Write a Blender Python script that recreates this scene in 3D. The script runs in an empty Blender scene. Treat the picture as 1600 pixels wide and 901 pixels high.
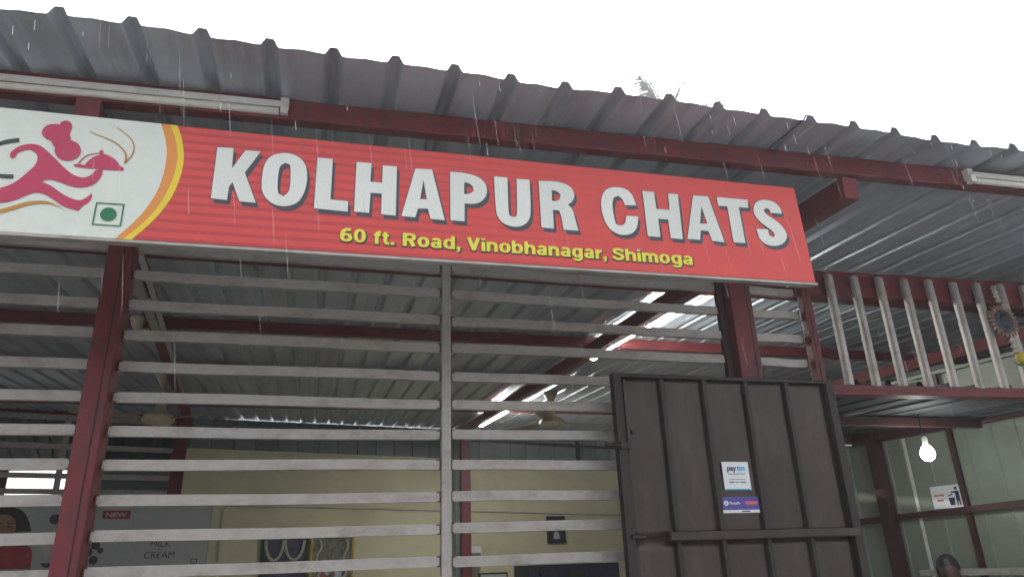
import bpy, bmesh, math, random
from mathutils import Vector, Matrix, Quaternion
R = math.radians
random.seed(7)
SC = bpy.context.scene
COL = SC.collection
EYE = 1.6            # camera height above the street

# ------------------------------------------------------------------ camera
cam = bpy.data.cameras.new('camera'); camo = bpy.data.objects.new('camera', cam); COL.objects.link(camo)
yaw, pitch, roll = .2726, .369, -.0361
cy, sy, cp, sp = math.cos(yaw), math.sin(yaw), math.cos(pitch), math.sin(pitch)
fw = Vector((sy*cp, cy*cp, sp)); rt = Vector((cy, -sy, 0)); up = rt.cross(fw)
r2 = rt*math.cos(roll)+up*math.sin(roll); u2 = -rt*math.sin(roll)+up*math.cos(roll)
camo.matrix_world = Matrix(((r2.x, u2.x, -fw.x, 0), (r2.y, u2.y, -fw.y, 0), (r2.z, u2.z, -fw.z, EYE), (0, 0, 0, 1)))
cam.sensor_width = 36; cam.lens = 36*1126.1/1600; cam.clip_start = .05; cam.clip_end = 2000
SC.camera = camo
# ------------------------------------------------------------------ sky, sun, exposure
SUN_EL, SUN_AZ = R(50), R(25)      # azimuth clockwise from +Y
wd = bpy.data.worlds.new('World'); SC.world = wd; wd.use_nodes = True
wn = wd.node_tree.nodes; wl = wd.node_tree.links
sky = wn.new('ShaderNodeTexSky'); sky.sky_type = 'NISHITA'; sky.sun_disc = False
sky.sun_elevation = SUN_EL; sky.sun_rotation = SUN_AZ; sky.air_density = 1.0; sky.dust_density = 6.0; sky.ozone_density = 1.0
hs = wn.new('ShaderNodeHueSaturation'); hs.inputs['Saturation'].default_value = .22
bg = wn['Background']; bg.inputs['Strength'].default_value = .15
wl.new(sky.outputs[0], hs.inputs['Color']); wl.new(hs.outputs[0], bg.inputs['Color'])
sl = bpy.data.lights.new('sun', 'SUN'); sl.energy = .8; sl.angle = R(35); sl.color = (1, .97, .93)
so = bpy.data.objects.new('sun', sl); COL.objects.link(so)
sd = Vector((math.sin(SUN_AZ)*math.cos(SUN_EL), math.cos(SUN_AZ)*math.cos(SUN_EL), math.sin(SUN_EL)))
so.rotation_euler = (-sd).to_track_quat('-Z', 'Y').to_euler(); so.location = (0, -6, 12)
vs = SC.view_settings; vs.view_transform = 'Standard'; vs.look = 'None'; vs.gamma = 1; vs.use_curve_mapping = False
vs.exposure = 1.75
SC.render.engine = 'CYCLES'; SC.cycles.use_denoising = True
SC.cycles.max_bounces = 7; SC.cycles.diffuse_bounces = 4; SC.cycles.glossy_bounces = 3; SC.cycles.transparent_max_bounces = 8
SC.cycles.sample_clamp_indirect = 6.0

# ------------------------------------------------------------------ helpers
def rgb(r, g, b):                       # sRGB bytes -> linear
    f = lambda c: (c/255/12.92) if c/255 <= .04045 else ((c/255+.055)/1.055)**2.4
    return (f(r), f(g), f(b), 1)
def lin(r, g, b): return (r, g, b, 1)

def mat(name, col, rough=.6, metal=0., var=.12, vscale=6., bump=0., bscale=40., dirt=None, dirt_amt=.0, dirt_scale=(3, 3, 3), spec=.5, rvar=.1, obj=False):
    m = bpy.data.materials.new(name); m.use_nodes = True
    n = m.node_tree.nodes; l = m.node_tree.links; b = n['Principled BSDF']
    b.inputs['Roughness'].default_value = rough; b.inputs['Metallic'].default_value = metal
    b.inputs['Specular IOR Level'].default_value = spec
    tc = n.new('ShaderNodeTexCoord'); geo = n.new('ShaderNodeNewGeometry')
    src = tc.outputs['Object'] if obj else geo.outputs['Position']
    nz = n.new('ShaderNodeTexNoise'); nz.inputs['Scale'].default_value = vscale; nz.inputs['Detail'].default_value = 5; nz.inputs['Roughness'].default_value = .65
    l.new(src, nz.inputs['Vector'])
    mr = n.new('ShaderNodeMapRange'); mr.inputs['From Min'].default_value = .25; mr.inputs['From Max'].default_value = .75
    mr.inputs['To Min'].default_value = 1-var; mr.inputs['To Max'].default_value = 1+var
    l.new(nz.outputs['Fac'], mr.inputs['Value'])
    oi = n.new('ShaderNodeObjectInfo'); mo = n.new('ShaderNodeMapRange'); mo.inputs['To Min'].default_value = 1-var*.35; mo.inputs['To Max'].default_value = 1+var*.35
    l.new(oi.outputs['Random'], mo.inputs['Value'])
    mm = n.new('ShaderNodeMath'); mm.operation = 'MULTIPLY'; l.new(mr.outputs[0], mm.inputs[0]); l.new(mo.outputs[0], mm.inputs[1])
    vm = n.new('ShaderNodeVectorMath'); vm.operation = 'SCALE'; vm.inputs[0].default_value = col[:3]
    l.new(mm.outputs[0], vm.inputs['Scale']); out = vm.outputs[0]
    if dirt:
        mp = n.new('ShaderNodeMapping'); mp.inputs['Scale'].default_value = dirt_scale; l.new(src, mp.inputs['Vector'])
        dn = n.new('ShaderNodeTexNoise'); dn.inputs['Scale'].default_value = 1; dn.inputs['Detail'].default_value = 6; dn.inputs['Roughness'].default_value = .7
        l.new(mp.outputs[0], dn.inputs['Vector'])
        dr = n.new('ShaderNodeMapRange'); dr.inputs['From Min'].default_value = .48; dr.inputs['From Max'].default_value = .72; dr.inputs['To Max'].default_value = dirt_amt
        l.new(dn.outputs['Fac'], dr.inputs['Value'])
        mx = n.new('ShaderNodeMix'); mx.data_type = 'RGBA'; l.new(dr.outputs[0], mx.inputs['Factor']); l.new(out, mx.inputs['A']); mx.inputs['B'].default_value = dirt
        out = mx.outputs['Result']
    l.new(out, b.inputs['Base Color'])
    rr = n.new('ShaderNodeMapRange'); rr.inputs['To Min'].default_value = max(.02, rough-rvar); rr.inputs['To Max'].default_value = min(1, rough+rvar)
    l.new(nz.outputs['Fac'], rr.inputs['Value']); l.new(rr.outputs[0], b.inputs['Roughness'])
    if bump:
        bn = n.new('ShaderNodeTexNoise'); bn.inputs['Scale'].default_value = bscale; bn.inputs['Detail'].default_value = 4; l.new(src, bn.inputs['Vector'])
        bp = n.new('ShaderNodeBump'); bp.inputs['Strength'].default_value = bump; bp.inputs['Distance'].default_value = .01
        l.new(bn.outputs['Fac'], bp.inputs['Height']); l.new(bp.outputs[0], b.inputs['Normal'])
    return m
def emit(name, col, s):
    m = bpy.data.materials.new(name); m.use_nodes = True; n = m.node_tree.nodes
    b = n['Principled BSDF']; b.inputs['Base Color'].default_value = (.8, .8, .8, 1)
    b.inputs['Emission Color'].default_value = col; b.inputs['Emission Strength'].default_value = s
    return m

BOXF = [(0, 3, 2, 1), (4, 5, 6, 7), (0, 1, 5, 4), (1, 2, 6, 5), (2, 3, 7, 6), (3, 0, 4, 7)]
class MB:
    def __init__(s): s.v = []; s.f = []
    def add(s, vs, fs):
        o = len(s.v); s.v += [tuple(v) for v in vs]; s.f += [tuple(i+o for i in f) for f in fs]; return s
    def box(s, x0, x1, y0, y1, z0, z1):
        return s.add([(x0, y0, z0), (x1, y0, z0), (x1, y1, z0), (x0, y1, z0), (x0, y0, z1), (x1, y0, z1), (x1, y1, z1), (x0, y1, z1)], BOXF)
    def bar(s, p, q, w, h, upv=(0, 0, 1)):          # rectangular bar p->q, w across, h along upv
        p = Vector(p); q = Vector(q); d = (q-p).normalized(); u = Vector(upv); sdir = d.cross(u).normalized(); u = sdir.cross(d)
        vs = []
        for c in (p, q):
            for a, b in ((-1, -1), (1, -1), (1, 1), (-1, 1)): vs.append(c+sdir*(a*w/2)+u*(b*h/2))
        return s.add(vs, [(0, 1, 2, 3), (7, 6, 5, 4), (0, 4, 5, 1), (1, 5, 6, 2), (2, 6, 7, 3), (3, 7, 4, 0)])
    def tube(s, pts, rad, n=10, cap=True):
        pts = [Vector(p) for p in pts]; rads = rad if isinstance(rad, (list, tuple)) else [rad]*len(pts)
        vs = []; prev = None
        for i, p in enumerate(pts):
            d = (pts[min(i+1, len(pts)-1)]-pts[max(i-1, 0)]).normalized()
            a = prev if prev is not None else (Vector((0, 0, 1)) if abs(d.z) < .9 else Vector((1, 0, 0)))
            x = (a-d*a.dot(d)).normalized(); prev = x; y = d.cross(x)
            for k in range(n):
                t = 2*math.pi*k/n; vs.append(p+(x*math.cos(t)+y*math.sin(t))*rads[i])
        fs = []
        for i in range(len(pts)-1):
            for k in range(n): fs.append((i*n+k, i*n+(k+1) % n, (i+1)*n+(k+1) % n, (i+1)*n+k))
        if cap: fs.append(tuple(range(n-1, -1, -1))); fs.append(tuple((len(pts)-1)*n+k for k in range(n)))
        return s.add(vs, fs)
    def lathe(s, prof, c=(0, 0, 0), n=20):            # prof [(r,z)...] top to bottom
        c = Vector(c); vs = []; fs = []
        for r, z in prof:
            for k in range(n):
                t = 2*math.pi*k/n; vs.append(c+Vector((r*math.cos(t), r*math.sin(t), z)))
        for i in range(len(prof)-1):
            for k in range(n): fs.append((i*n+k, (i+1)*n+k, (i+1)*n+(k+1) % n, i*n+(k+1) % n))
        fs.append(tuple(range(n))); fs.append(tuple((len(prof)-1)*n+k for k in range(n-1, -1, -1)))
        return s.add(vs, fs)
    def ball(s, c, rx, ry, rz, nu=14, nv=8):
        c = Vector(c); vs = [c+Vector((0, 0, rz))]; fs = []
        for i in range(1, nv):
            a = math.pi*i/nv
            for k in range(nu):
                t = 2*math.pi*k/nu; vs.append(c+Vector((rx*math.sin(a)*math.cos(t), ry*math.sin(a)*math.sin(t), rz*math.cos(a))))
        vs.append(c-Vector((0, 0, rz))); L = len(vs)-1
        for k in range(nu):
            fs.append((0, 1+k, 1+(k+1) % nu)); fs.append((L, 1+(nv-2)*nu+(k+1) % nu, 1+(nv-2)*nu+k))
        for i in range(nv-2):
            for k in range(nu): fs.append((1+i*nu+k, 1+(i+1)*nu+k, 1+(i+1)*nu+(k+1) % nu, 1+i*nu+(k+1) % nu))
        return s.add(vs, fs)
    def mesh(s, name):
        me = bpy.data.meshes.new(name); me.from_pydata(s.v, [], s.f); me.update(); return me

def link(name, me, m=None, parent=None, loc=None, smooth=False, bev=0., pin=True):
    o = bpy.data.objects.new(name, me); COL.objects.link(o)
    if m and not me.materials: me.materials.append(m)
    if loc is not None: o.location = loc
    if parent:
        o.parent = parent
        if pin: o.matrix_parent_inverse = ROOTM[root_of(parent)].inverted()
    if smooth:
        for p in me.polygons: p.use_smooth = True
    if bev:
        b = o.modifiers.new('bevel', 'BEVEL'); b.width = bev; b.segments = 2; b.limit_method = 'ANGLE'; b.angle_limit = R(40)
    return o
ROOTM = {}
def root_of(o):
    while o.parent: o = o.parent
    return o.name
def tag(o, label, cat, group=None, kind=None):
    if label: o['label'] = label
    if cat: o['category'] = cat
    if group: o['group'] = group
    if kind: o['kind'] = kind
    if o.name not in ROOTM: ROOTM[o.name] = o.matrix_basis.copy()
    return o
def thing(name, label, cat, loc=(0, 0, 0), mtx=None, group=None):
    o = bpy.data.objects.new(name, None); COL.objects.link(o); o.empty_display_size = .2
    o.matrix_basis = mtx if mtx is not None else Matrix.Translation(loc)
    ROOTM[o.name] = o.matrix_basis.copy()
    return tag(o, label, cat, group)
def struct(name, me, m): o = link(name, me, m); tag(o, None, None, kind='structure'); return o
# flat print: closed outlines -> thin plate; smooth=True rounds blunt corners only
def chaikin(pts, it=2, lim=48):
    pts = [Vector((p[0], p[1])) for p in pts]
    for _ in range(it):
        out = []; n = len(pts)
        for i in range(n):
            a, b, c = pts[i-1], pts[i], pts[(i+1) % n]
            d1 = b-a; d2 = c-b
            if d1.length < 1e-9 or d2.length < 1e-9: continue
            if math.degrees(d1.angle(d2)) > lim: out.append(b)
            else: out += [b-d1*.25, b+d2*.25]
        pts = out
    return pts
def plate_mesh(loops, thick, z=0., scale=.001):
    cu = bpy.data.curves.new('tmp', 'CURVE'); cu.dimensions = '2D'; cu.fill_mode = 'BOTH'; cu.extrude = thick/2
    for lp in loops:
        sp_ = cu.splines.new('POLY'); sp_.points.add(len(lp)-1); sp_.use_cyclic_u = True
        for i, p in enumerate(lp): sp_.points[i].co = (p[0]*scale, p[1]*scale, 0, 1)
    return curve_mesh(cu, z+thick/2)
def curve_mesh(cu, z=0., fit=None):
    o = bpy.data.objects.new('tmp', cu); COL.objects.link(o)
    dg = bpy.context.evaluated_depsgraph_get(); dg.update()
    me = bpy.data.meshes.new_from_object(o.evaluated_get(dg))
    bpy.data.objects.remove(o); bpy.data.curves.remove(cu)
    if fit:                                    # (x0, x1, baseline, yscale)
        xs = [v.co.x for v in me.vertices]; a, b = min(xs), max(xs); k = (fit[1]-fit[0])/(b-a)
        for v in me.vertices: v.co.x = fit[0]+(v.co.x-a)*k; v.co.y = fit[2]+v.co.y*fit[3]
    for v in me.vertices: v.co.z += z
    me.materials.clear()
    return me
def text_mesh(txt, x0, x1, base, cap, thick, z, bold=.02, shear=0.):
    cu = bpy.data.curves.new('tmp', 'FONT'); cu.body = txt; cu.size = 1; cu.offset = bold; cu.extrude = thick/2; cu.resolution_u = 3; cu.shear = shear
    return curve_mesh(cu, z+thick/2, (x0, x1, base, cap/.73))
def ribbon(pts, w0, w1):
    pts = [Vector((p[0], p[1])) for p in pts]; L = []; Rr = []; n = len(pts)
    for i, p in enumerate(pts):
        d = (pts[min(i+1, n-1)]-pts[max(i-1, 0)]).normalized(); q = Vector((-d.y, d.x)); w = w0+(w1-w0)*i/(n-1)
        L.append(p+q*w/2); Rr.append(p-q*w/2)
    return L+Rr[::-1]

# ------------------------------------------------------------------ materials
M = {}
M['sheet'] = mat('galvanised_sheet', lin(.50, .56, .62), .38, .4, .14, 3., .05, 25, dirt=lin(.16, .15, .14), dirt_amt=.55, dirt_scale=(9, .8, 1), rvar=.12)
M['red'] = mat('red_oxide_paint', lin(.155, .016, .021), .52, 0, .3, 14, .25, 45, dirt=lin(.055, .028, .026), dirt_amt=.75, dirt_scale=(16, 16, 5), rvar=.18)
M['slat'] = mat('grey_slat_paint', lin(.41, .382, .345), .45, .1, .14, 30, .06, 80, dirt=lin(.17, .12, .085), dirt_amt=.55, dirt_scale=(7, 7, 13))
M['gate'] = mat('brown_gate_paint', lin(.036, .024, .018), .34, .2, .3, 2.2, .2, 22, dirt=lin(.085, .062, .05), dirt_amt=.6, dirt_scale=(9, 9, 2.2), rvar=.16)
M['gate_edge_rib_shade'] = mat('dark_gate_frame_rib_shade', lin(.024, .017, .014), .5, .2, .2, 12)
M['cream'] = mat('cream_wall_paint', lin(.62, .585, .385), .8, 0, .08, 2, .15, 60, dirt=lin(.3, .28, .2), dirt_amt=.35, dirt_scale=(1.2, 1.2, 2.6))
M['clad'] = mat('teal_grey_cladding', lin(.17, .205, .205), .5, .1, .2, 3)
M['sidewall'] = mat('pale_green_sheet', lin(.24, .27, .215), .55, 0, .15, 4, .05, 20, dirt=lin(.2, .22, .17), dirt_amt=.5, dirt_scale=(6, 6, .9))
M['white'] = mat('white_enamel', lin(.72, .71, .66), .45, 0, .1, 12, dirt=lin(.35, .32, .26), dirt_amt=.4, dirt_scale=(14, 6, 6))
M['tube_off'] = mat('unlit_tube_glass', lin(.74, .72, .64), .25, 0, .06, 20)
M['weld'] = mat('rusty_weld', lin(.12, .075, .05), .8, 0, .4, 90, .4, 150)
M['dark'] = mat('dark_enamel', lin(.012, .013, .016), .5, 0, .3, 10)
M['steel'] = mat('zinc_steel', lin(.42, .42, .43), .35, .8, .15, 20)
M['pvc'] = mat('grey_pvc_conduit', lin(.42, .4, .37), .5, 0, .12, 12)
M['fan'] = mat('fan_cream_enamel', lin(.5, .44, .3), .4, 0, .15, 10, dirt=lin(.2, .15, .09), dirt_amt=.6, dirt_scale=(8, 8, 8))
M['blade'] = mat('fan_blade_enamel', lin(.36, .29, .21), .45, 0, .2, 10)
M['floor'] = mat('cement_floor', lin(.28, .27, .25), .6, 0, .2, 2, .1, 20)
M['ground'] = mat('wet_ground', lin(.165, .165, .165), .4, 0, .3, .8, .3, 8, rvar=.25)
M['lit'] = emit('lit_tube', (1, .99, .93, 1), 40)
M['bulb'] = emit('lit_bulb', (.94, 1, .95, 1), 26)
M['maroon'] = mat('dark_maroon_paint', lin(.055, .016, .018), .55, 0, .25, 9, .08, 60)
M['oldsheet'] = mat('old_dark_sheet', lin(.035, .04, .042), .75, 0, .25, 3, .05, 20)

SIGN = {"glyphs":[[[[208,346],[258,349],[259,273],[296,345],[344,346],[300,262],[343,156],[292,157],[265,224],[256,207],[254,158],[205,160]],[]],[[[414,350],[452,348],[482,328],[497,293],[499,245],[491,201],[473,167],[439,151],[403,153],[374,172],[356,203],[354,254],[358,298],[374,333]],[[425,312],[440,307],[444,288],[446,235],[443,204],[427,188],[410,196],[405,222],[405,274],[409,301]]],[[[528,343],[579,344],[578,190],[636,189],[636,150],[526,153]],[]],[[[659,341],[710,341],[708,270],[748,269],[749,337],[798,338],[797,149],[747,150],[748,228],[710,228],[707,152],[657,152]],[]],[[[863,337],[922,339],[967,146],[917,147],[908,185],[873,183],[864,148],[816,149]],[[892,295],[904,220],[880,219]]],[[[987,337],[1031,339],[1078,332],[1109,315],[1122,286],[1119,253],[1097,227],[1071,217],[1038,217],[1037,147],[987,148]],[[1038,301],[1056,299],[1070,286],[1072,269],[1058,256],[1037,253]]],[[[1149,335],[1199,335],[1198,202],[1202,184],[1216,178],[1228,184],[1231,205],[1234,334],[1283,335],[1283,199],[1273,168],[1248,146],[1215,140],[1182,148],[1159,171],[1151,200]],[]],[[[1318,334],[1380,339],[1420,334],[1447,318],[1457,290],[1448,263],[1427,247],[1446,229],[1453,183],[1462,145],[1404,145],[1399,199],[1391,220],[1367,222],[1367,146],[1320,147]],[[1367,302],[1388,299],[1401,285],[1397,266],[1380,256],[1366,257]]],[[[1622,339],[1664,337],[1691,315],[1703,269],[1656,266],[1649,291],[1634,302],[1614,295],[1604,268],[1606,220],[1612,185],[1629,178],[1647,185],[1654,203],[1658,222],[1706,223],[1701,184],[1682,154],[1648,141],[1611,144],[1579,168],[1562,213],[1558,266],[1570,309],[1592,330]],[]],[[[1735,333],[1783,333],[1786,261],[1842,262],[1843,332],[1885,333],[1883,143],[1833,144],[1831,220],[1789,221],[1790,145],[1738,145]],[]],[[[1951,334],[2017,336],[2062,144],[2009,146],[1998,186],[1965,187],[1957,146],[1903,146]],[[1981,290],[1998,217],[1966,215]]],[[[2055,337],[2194,337],[2191,302],[2148,301],[2154,147],[2102,147],[2097,300],[2056,299]],[]],[[[2271,346],[2314,341],[2340,318],[2344,289],[2292,288],[2287,304],[2271,309],[2260,295],[2273,277],[2318,252],[2345,220],[2352,189],[2327,156],[2282,142],[2238,150],[2217,179],[2214,213],[2266,214],[2267,189],[2286,181],[2294,194],[2284,212],[2240,240],[2215,269],[2213,303],[2233,334]],[]]],"logo":{"hat":[[-271,307],[-275,313],[-296,322],[-304,335],[-303,355],[-292,368],[-276,374],[-257,373],[-260,376],[-252,387],[-239,391],[-225,379],[-224,358],[-228,342],[-220,326],[-240,318],[-253,309],[-263,293]],"head":[[-187,289],[-188,278],[-191,267],[-198,258],[-207,252],[-218,249],[-230,249],[-240,253],[-250,260],[-256,270],[-260,281],[-260,292],[-256,303],[-249,312],[-240,319],[-229,322],[-218,321],[-207,317],[-197,310],[-191,300]],"body":[[-378,256],[-371,270],[-355,286],[-332,296],[-308,296],[-289,286],[-268,266],[-248,248],[-227,226],[-203,206],[-180,196],[-162,196],[-146,208],[-138,226],[-118,229],[-117,211],[-125,188],[-141,171],[-164,161],[-185,161],[-207,166],[-230,175],[-255,180],[-272,177],[-279,170],[-261,165],[-240,152],[-217,135],[-190,122],[-165,116],[-146,133],[-137,146],[-134,130],[-143,111],[-159,98],[-165,83],[-185,88],[-207,93],[-234,112],[-261,129],[-286,135],[-308,125],[-338,102],[-377,90],[-409,85],[-458,87],[-461,99],[-421,118],[-385,138],[-360,151],[-339,171],[-320,199],[-306,220],[-300,241],[-303,258],[-312,270],[-326,277],[-342,272],[-358,262],[-361,249],[-365,241],[-374,243]],"dish":[[-202,236],[-193,241],[-185,242],[-170,239],[-163,255],[-151,270],[-134,279],[-137,290],[-131,298],[-124,294],[-124,285],[-101,278],[-85,266],[-71,247],[-59,240],[-60,231],[-84,230],[-138,229],[-195,230]],"swoosh":[[-373,69],[-342,83],[-311,100],[-278,107],[-251,108],[-225,97],[-192,73],[-217,90],[-242,99],[-270,98],[-303,90],[-333,73],[-371,55],[-417,41],[-466,37],[-467,43],[-420,53]],"dash_a":[[-411,294],[-392,304],[-362,313],[-359,299],[-387,291],[-409,282],[-425,258],[-432,263],[-428,275]],"dash_b":[[-393,185],[-356,187],[-355,174],[-390,172],[-411,176],[-414,189]]},"lines":{"steam_a":[[-171,360],[-151,349],[-116,339],[-85,322],[-63,299],[-56,276],[-58,259]],"steam_b":[[-96,382],[-72,367],[-50,347],[-38,320],[-40,292],[-52,268],[-59,259]],"dome":[[-187,244],[-179,263],[-163,278],[-138,285]]},"arc_in":[[22,428],[27,417],[47,366],[59,306],[58,239],[47,172],[20,105],[-11,55],[-53,2],[-64,-9]],"arc_mid":[[49,430],[56,417],[77,369],[92,309],[91,242],[74,168],[47,101],[13,51],[-30,4],[-41,-9]],"arc_out":[[68,432],[76,418],[96,372],[111,305],[110,244],[96,170],[68,103],[32,49],[-7,2],[-18,-11]],"veg":[[-121,116],[-41,117],[-42,40],[-123,40]],"vegc":[[-82,78],[-59,80],[-79,56]],"words":{"60":[[615,44],[699,45]],"ft.":[[724,45],[794,43]],"Road,":[[822,42],[1021,40]],"Vinobhanagar,":[[1045,40],[1565,39]],"Shimoga":[[1588,38],[1915,37]]},"corners":[[0,0],[2451,0],[2423,416],[84,413],[-432,415],[-361,-2]]}

# ------------------------------------------------------------------ the setting: ground and floors
struct('ground', MB().add([(-120, -120, 0), (120, -120, 0), (120, 120, 0), (-120, 120, 0)], [(0, 1, 2, 3)]).mesh('ground'), M['ground'])
struct('shop_floor', MB().box(-5.2, 6.6, 2.8, 13.6, -.1, .12).mesh('shop_floor'), M['floor'])

# ------------------------------------------------------------------ corrugated roof with its steel frame
XE, YE, ZE, SL = -.819, 1.9856, 1.6078+EYE, .0591
def roofz(y): return ZE+SL*(y-YE)
TB = math.tan(R(13.5))
def wally(x): return 10.9+(x+.835)*TB                 # rear wall line
roof = thing('corrugated_roof', 'grey corrugated metal roof with wavy dripping eave sloping over the whole shop', 'roof', (XE, YE, 0))
PROF = [(-.1, .004), (-.075, .002), (-.055, 0), (-.031, 0), (-.026, .003), (-.014, .027), (-.010, .03), (.010, .03), (.014, .027), (.026, .003), (.031, 0), (.055, 0), (.075, .002)]
def sheet_mesh(name, k0, k1, y0, yend, zf, dz, seed):
    rr = random.Random(seed); xs = []
    for k in range(k0, k1+1):
        for dx, z in PROF:
            x = .2*k+dx
            if k == k0 and dx < -.031: continue
            if k == k1 and dx > .033: continue
            xs.append((XE+x, z))
    ys = [0, .02, .12, .35, .8, 1.6, 3.2, 5, 7, 10]
    v = []; f = []; n = len(xs); ph = rr.uniform(0, 6)
    for j, t in enumerate(ys):
        for i, (x, z) in enumerate(xs):
            ye = yend(x); y = y0+(ye-y0)*min(1, t/10) if t < 10 else ye
            wob = .0025*math.sin(x*9+ph+t*2.1)+.0015*math.sin(x*23+t*5+ph)
            lip = -.002 if j == 0 else 0
            v.append((x, y+ (.006*math.sin(x*5+ph) if j == 0 else 0), zf(y)-.03+z+dz+wob+lip))
    for j in range(len(ys)-1):
        for i in range(n-1): a = j*n+i; f.append((a, a+1, a+n+1, a+n))
    return MB().add(v, f).mesh(name)
for q, k0 in enumerate(range(-22, 48, 5)):
    me = sheet_mesh('roof_sheet', k0, k0+5, YE, lambda x: wally(x)+.45, roofz, -.004 if q % 2 else 0., q)
    o = link('roof_sheet', me, M['sheet'], roof, smooth=False)
    s = o.modifiers.new('thickness', 'SOLIDIFY'); s.thickness = .0012; s.offset = 0
PH = .083
for i, (ya, yb) in enumerate(((2.49, 1.985), (3.86, 3.86), (5.42, 5.42), (7.05, 7.05), (9.15, 9.15))):
    p = Vector((-5.1, ya, roofz(ya)-.037-PH/2)); q = Vector((8.6, yb, roofz(yb)-.037-PH/2))
    link('purlin', MB().bar(p, q, .05, PH).mesh('purlin'), M['red'], roof, bev=.004)
RH = .10
def rafter(x0, y0, x1, y1):
    f_ = lambda y: roofz(y)-.04-PH-RH/2
    link('rafter', MB().bar((x0, y0, f_(y0)), (x1, y1, f_(y1)), .075, RH).mesh('rafter'), M['red'], roof, bev=.004)
rafter(-.795, 2.29, -1.62, 10.3); rafter(2.125, 2.22, 2.165, 11.4); rafter(-4.2, 2.4, -4.6, 9.8); rafter(5.3, 2.1, 5.4, 11.9)

# ------------------------------------------------------------------ columns
def column(label, x0, x1, y0, y1, top):
    t = thing('steel_column', label, 'column', ((x0+x1)/2, (y0+y1)/2, 0), group='red steel columns')
    link('shaft', MB().box(x0, x1, y0, y1, .012, top).mesh('shaft'), M['red'], t, bev=.005)
    link('base_plate', MB().box(x0-.05, x1+.05, y0-.05, y1+.05, 0, .012).mesh('base_plate'), M['red'], t)
    link('weld_seam', MB().box(x1-.030, x1-.026, y0-.0025, y0+.001, .1, top-.02).mesh('weld_seam'), M['gate_edge_rib_shade'], t)
rb = lambda y: roofz(y)-.04-PH-RH
column('left red steel column rising in front of the slats to the signboard', -.857, -.768, 2.98, 3.10, rb(3.0))
column('right red steel column standing behind the brown gate below the signboard', 1.966, 2.087, 2.98, 3.10, rb(3.0))
column('thin red post between the short slats and the upright grey bars', 2.402, 2.452, 2.99, 3.04, 1.42+EYE)
column('red column at the far left end of the slatted front', -3.0, -2.91, 2.98, 3.10, rb(3.0))
column('red post standing before the cream rear wall with a white box on it', 2.24, 2.38, 11.30, 11.40, roofz(11.3)-.03)
column('red column at the far right end of the bar screen', 4.60, 4.70, 2.90, 3.0, rb(3.0))

# ------------------------------------------------------------------ slatted screens across the front
SZ = [EYE+3.04*(.3857-.0418*j) for j in range(-1, 13)]
def slat_run(t, x0, x1, zs, xs2=None):
    cache = {}
    for z in zs:
        dz = random.uniform(-.003, .003); key = random.randrange(4)
        if key not in cache:
            m_ = MB(); n_ = 8; w1, w2 = random.uniform(0, 6), random.uniform(0, 6); vv = []
            for i_ in range(n_+1):
                s_ = i_/n_; e_ = math.sin(math.pi*s_); dz_ = .0028*e_*math.sin(3.3*s_+w1); dy_ = .004*e_*math.sin(4.1*s_+w2)
                vv += [((x1-x0)*s_, dy_+a_, dz_+b_) for a_, b_ in ((0, -.0205), (.025, -.0205), (.025, .0205), (0, .0205))]
            ff = [(i_*4+k_, i_*4+4+k_, i_*4+4+(k_+1) % 4, i_*4+(k_+1) % 4) for i_ in range(n_) for k_ in range(4)]+[(0, 1, 2, 3), (n_*4+3, n_*4+2, n_*4+1, n_*4)]
            nf = len(ff); m_.add(vv, ff); rw_ = random.uniform
            for xe, sg in ((0, 1), (x1-x0, -1)):            # weld beads and rust where the slat meets its post
                for b_ in (-.0185, .0185): m_.tube([(xe+sg*.001, -.0005, b_), (xe+sg*rw_(.008, .02), -.0005, b_*rw_(.85, 1))], [.004, .0025], 6)
                m_.tube([(xe+sg*.003, -.0005, -.018), (xe+sg*.003, -.0005, .018)], rw_(.002, .0035), 6)
            me_ = m_.mesh('slat'); me_.materials.append(M['slat']); me_.materials.append(M['weld'])
            for p_ in me_.polygons[nf:]: p_.material_index = 1
            cache[key] = me_
        o = link('slat', cache[key], M['slat'], t, loc=(x0, 3.04+random.uniform(-.002, .002), z+dz), bev=.003)
        o.rotation_euler = (0, random.uniform(-.0015, .0015), 0)
L = thing('slat_screen', 'grey slat screen running out of frame left of the left red column', 'screen', (-1.8, 3.05, 0), group='grey slat screens')
slat_run(L, -2.905, -.861, SZ)
Mi = thing('slat_screen', 'long grey slat screen between the left column and the gate with upright mullion', 'screen', (.5, 3.05, 0), group='grey slat screens')
slat_run(Mi, -.765, .514, SZ)
slat_run(Mi, .558, 1.925, [z for z in SZ if z > EYE+.75])
slat_run(Mi, .558, 1.33, [z for z in SZ if z <= EYE+.75])
link('mullion', MB().box(.516, .556, 3.028, 3.068, .12, SZ[0]+.03).mesh('mullion'), M['slat'], Mi, bev=.003)
link('jamb', MB().box(1.928, 1.96, 3.03, 3.066, 2.42, SZ[0]+.03).mesh('jamb'), M['maroon'], Mi, bev=.003)
link('jamb', MB().box(1.333, 1.37, 3.03, 3.066, .12, 2.36).mesh('jamb'), M['slat'], Mi, bev=.003)
link('top_rail', MB().box(-.765, 1.925, 3.042, 3.075, SZ[0]+.022, SZ[0]+.055).mesh('top_rail'), M['slat'], Mi, bev=.003)
Sm = thing('slat_screen', 'short grey slat screen between the right red column and the thin red post', 'screen', (2.25, 3.05, 0), group='grey slat screens')
slat_run(Sm, 2.09, 2.398, [z for z in SZ[:6]])

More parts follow.
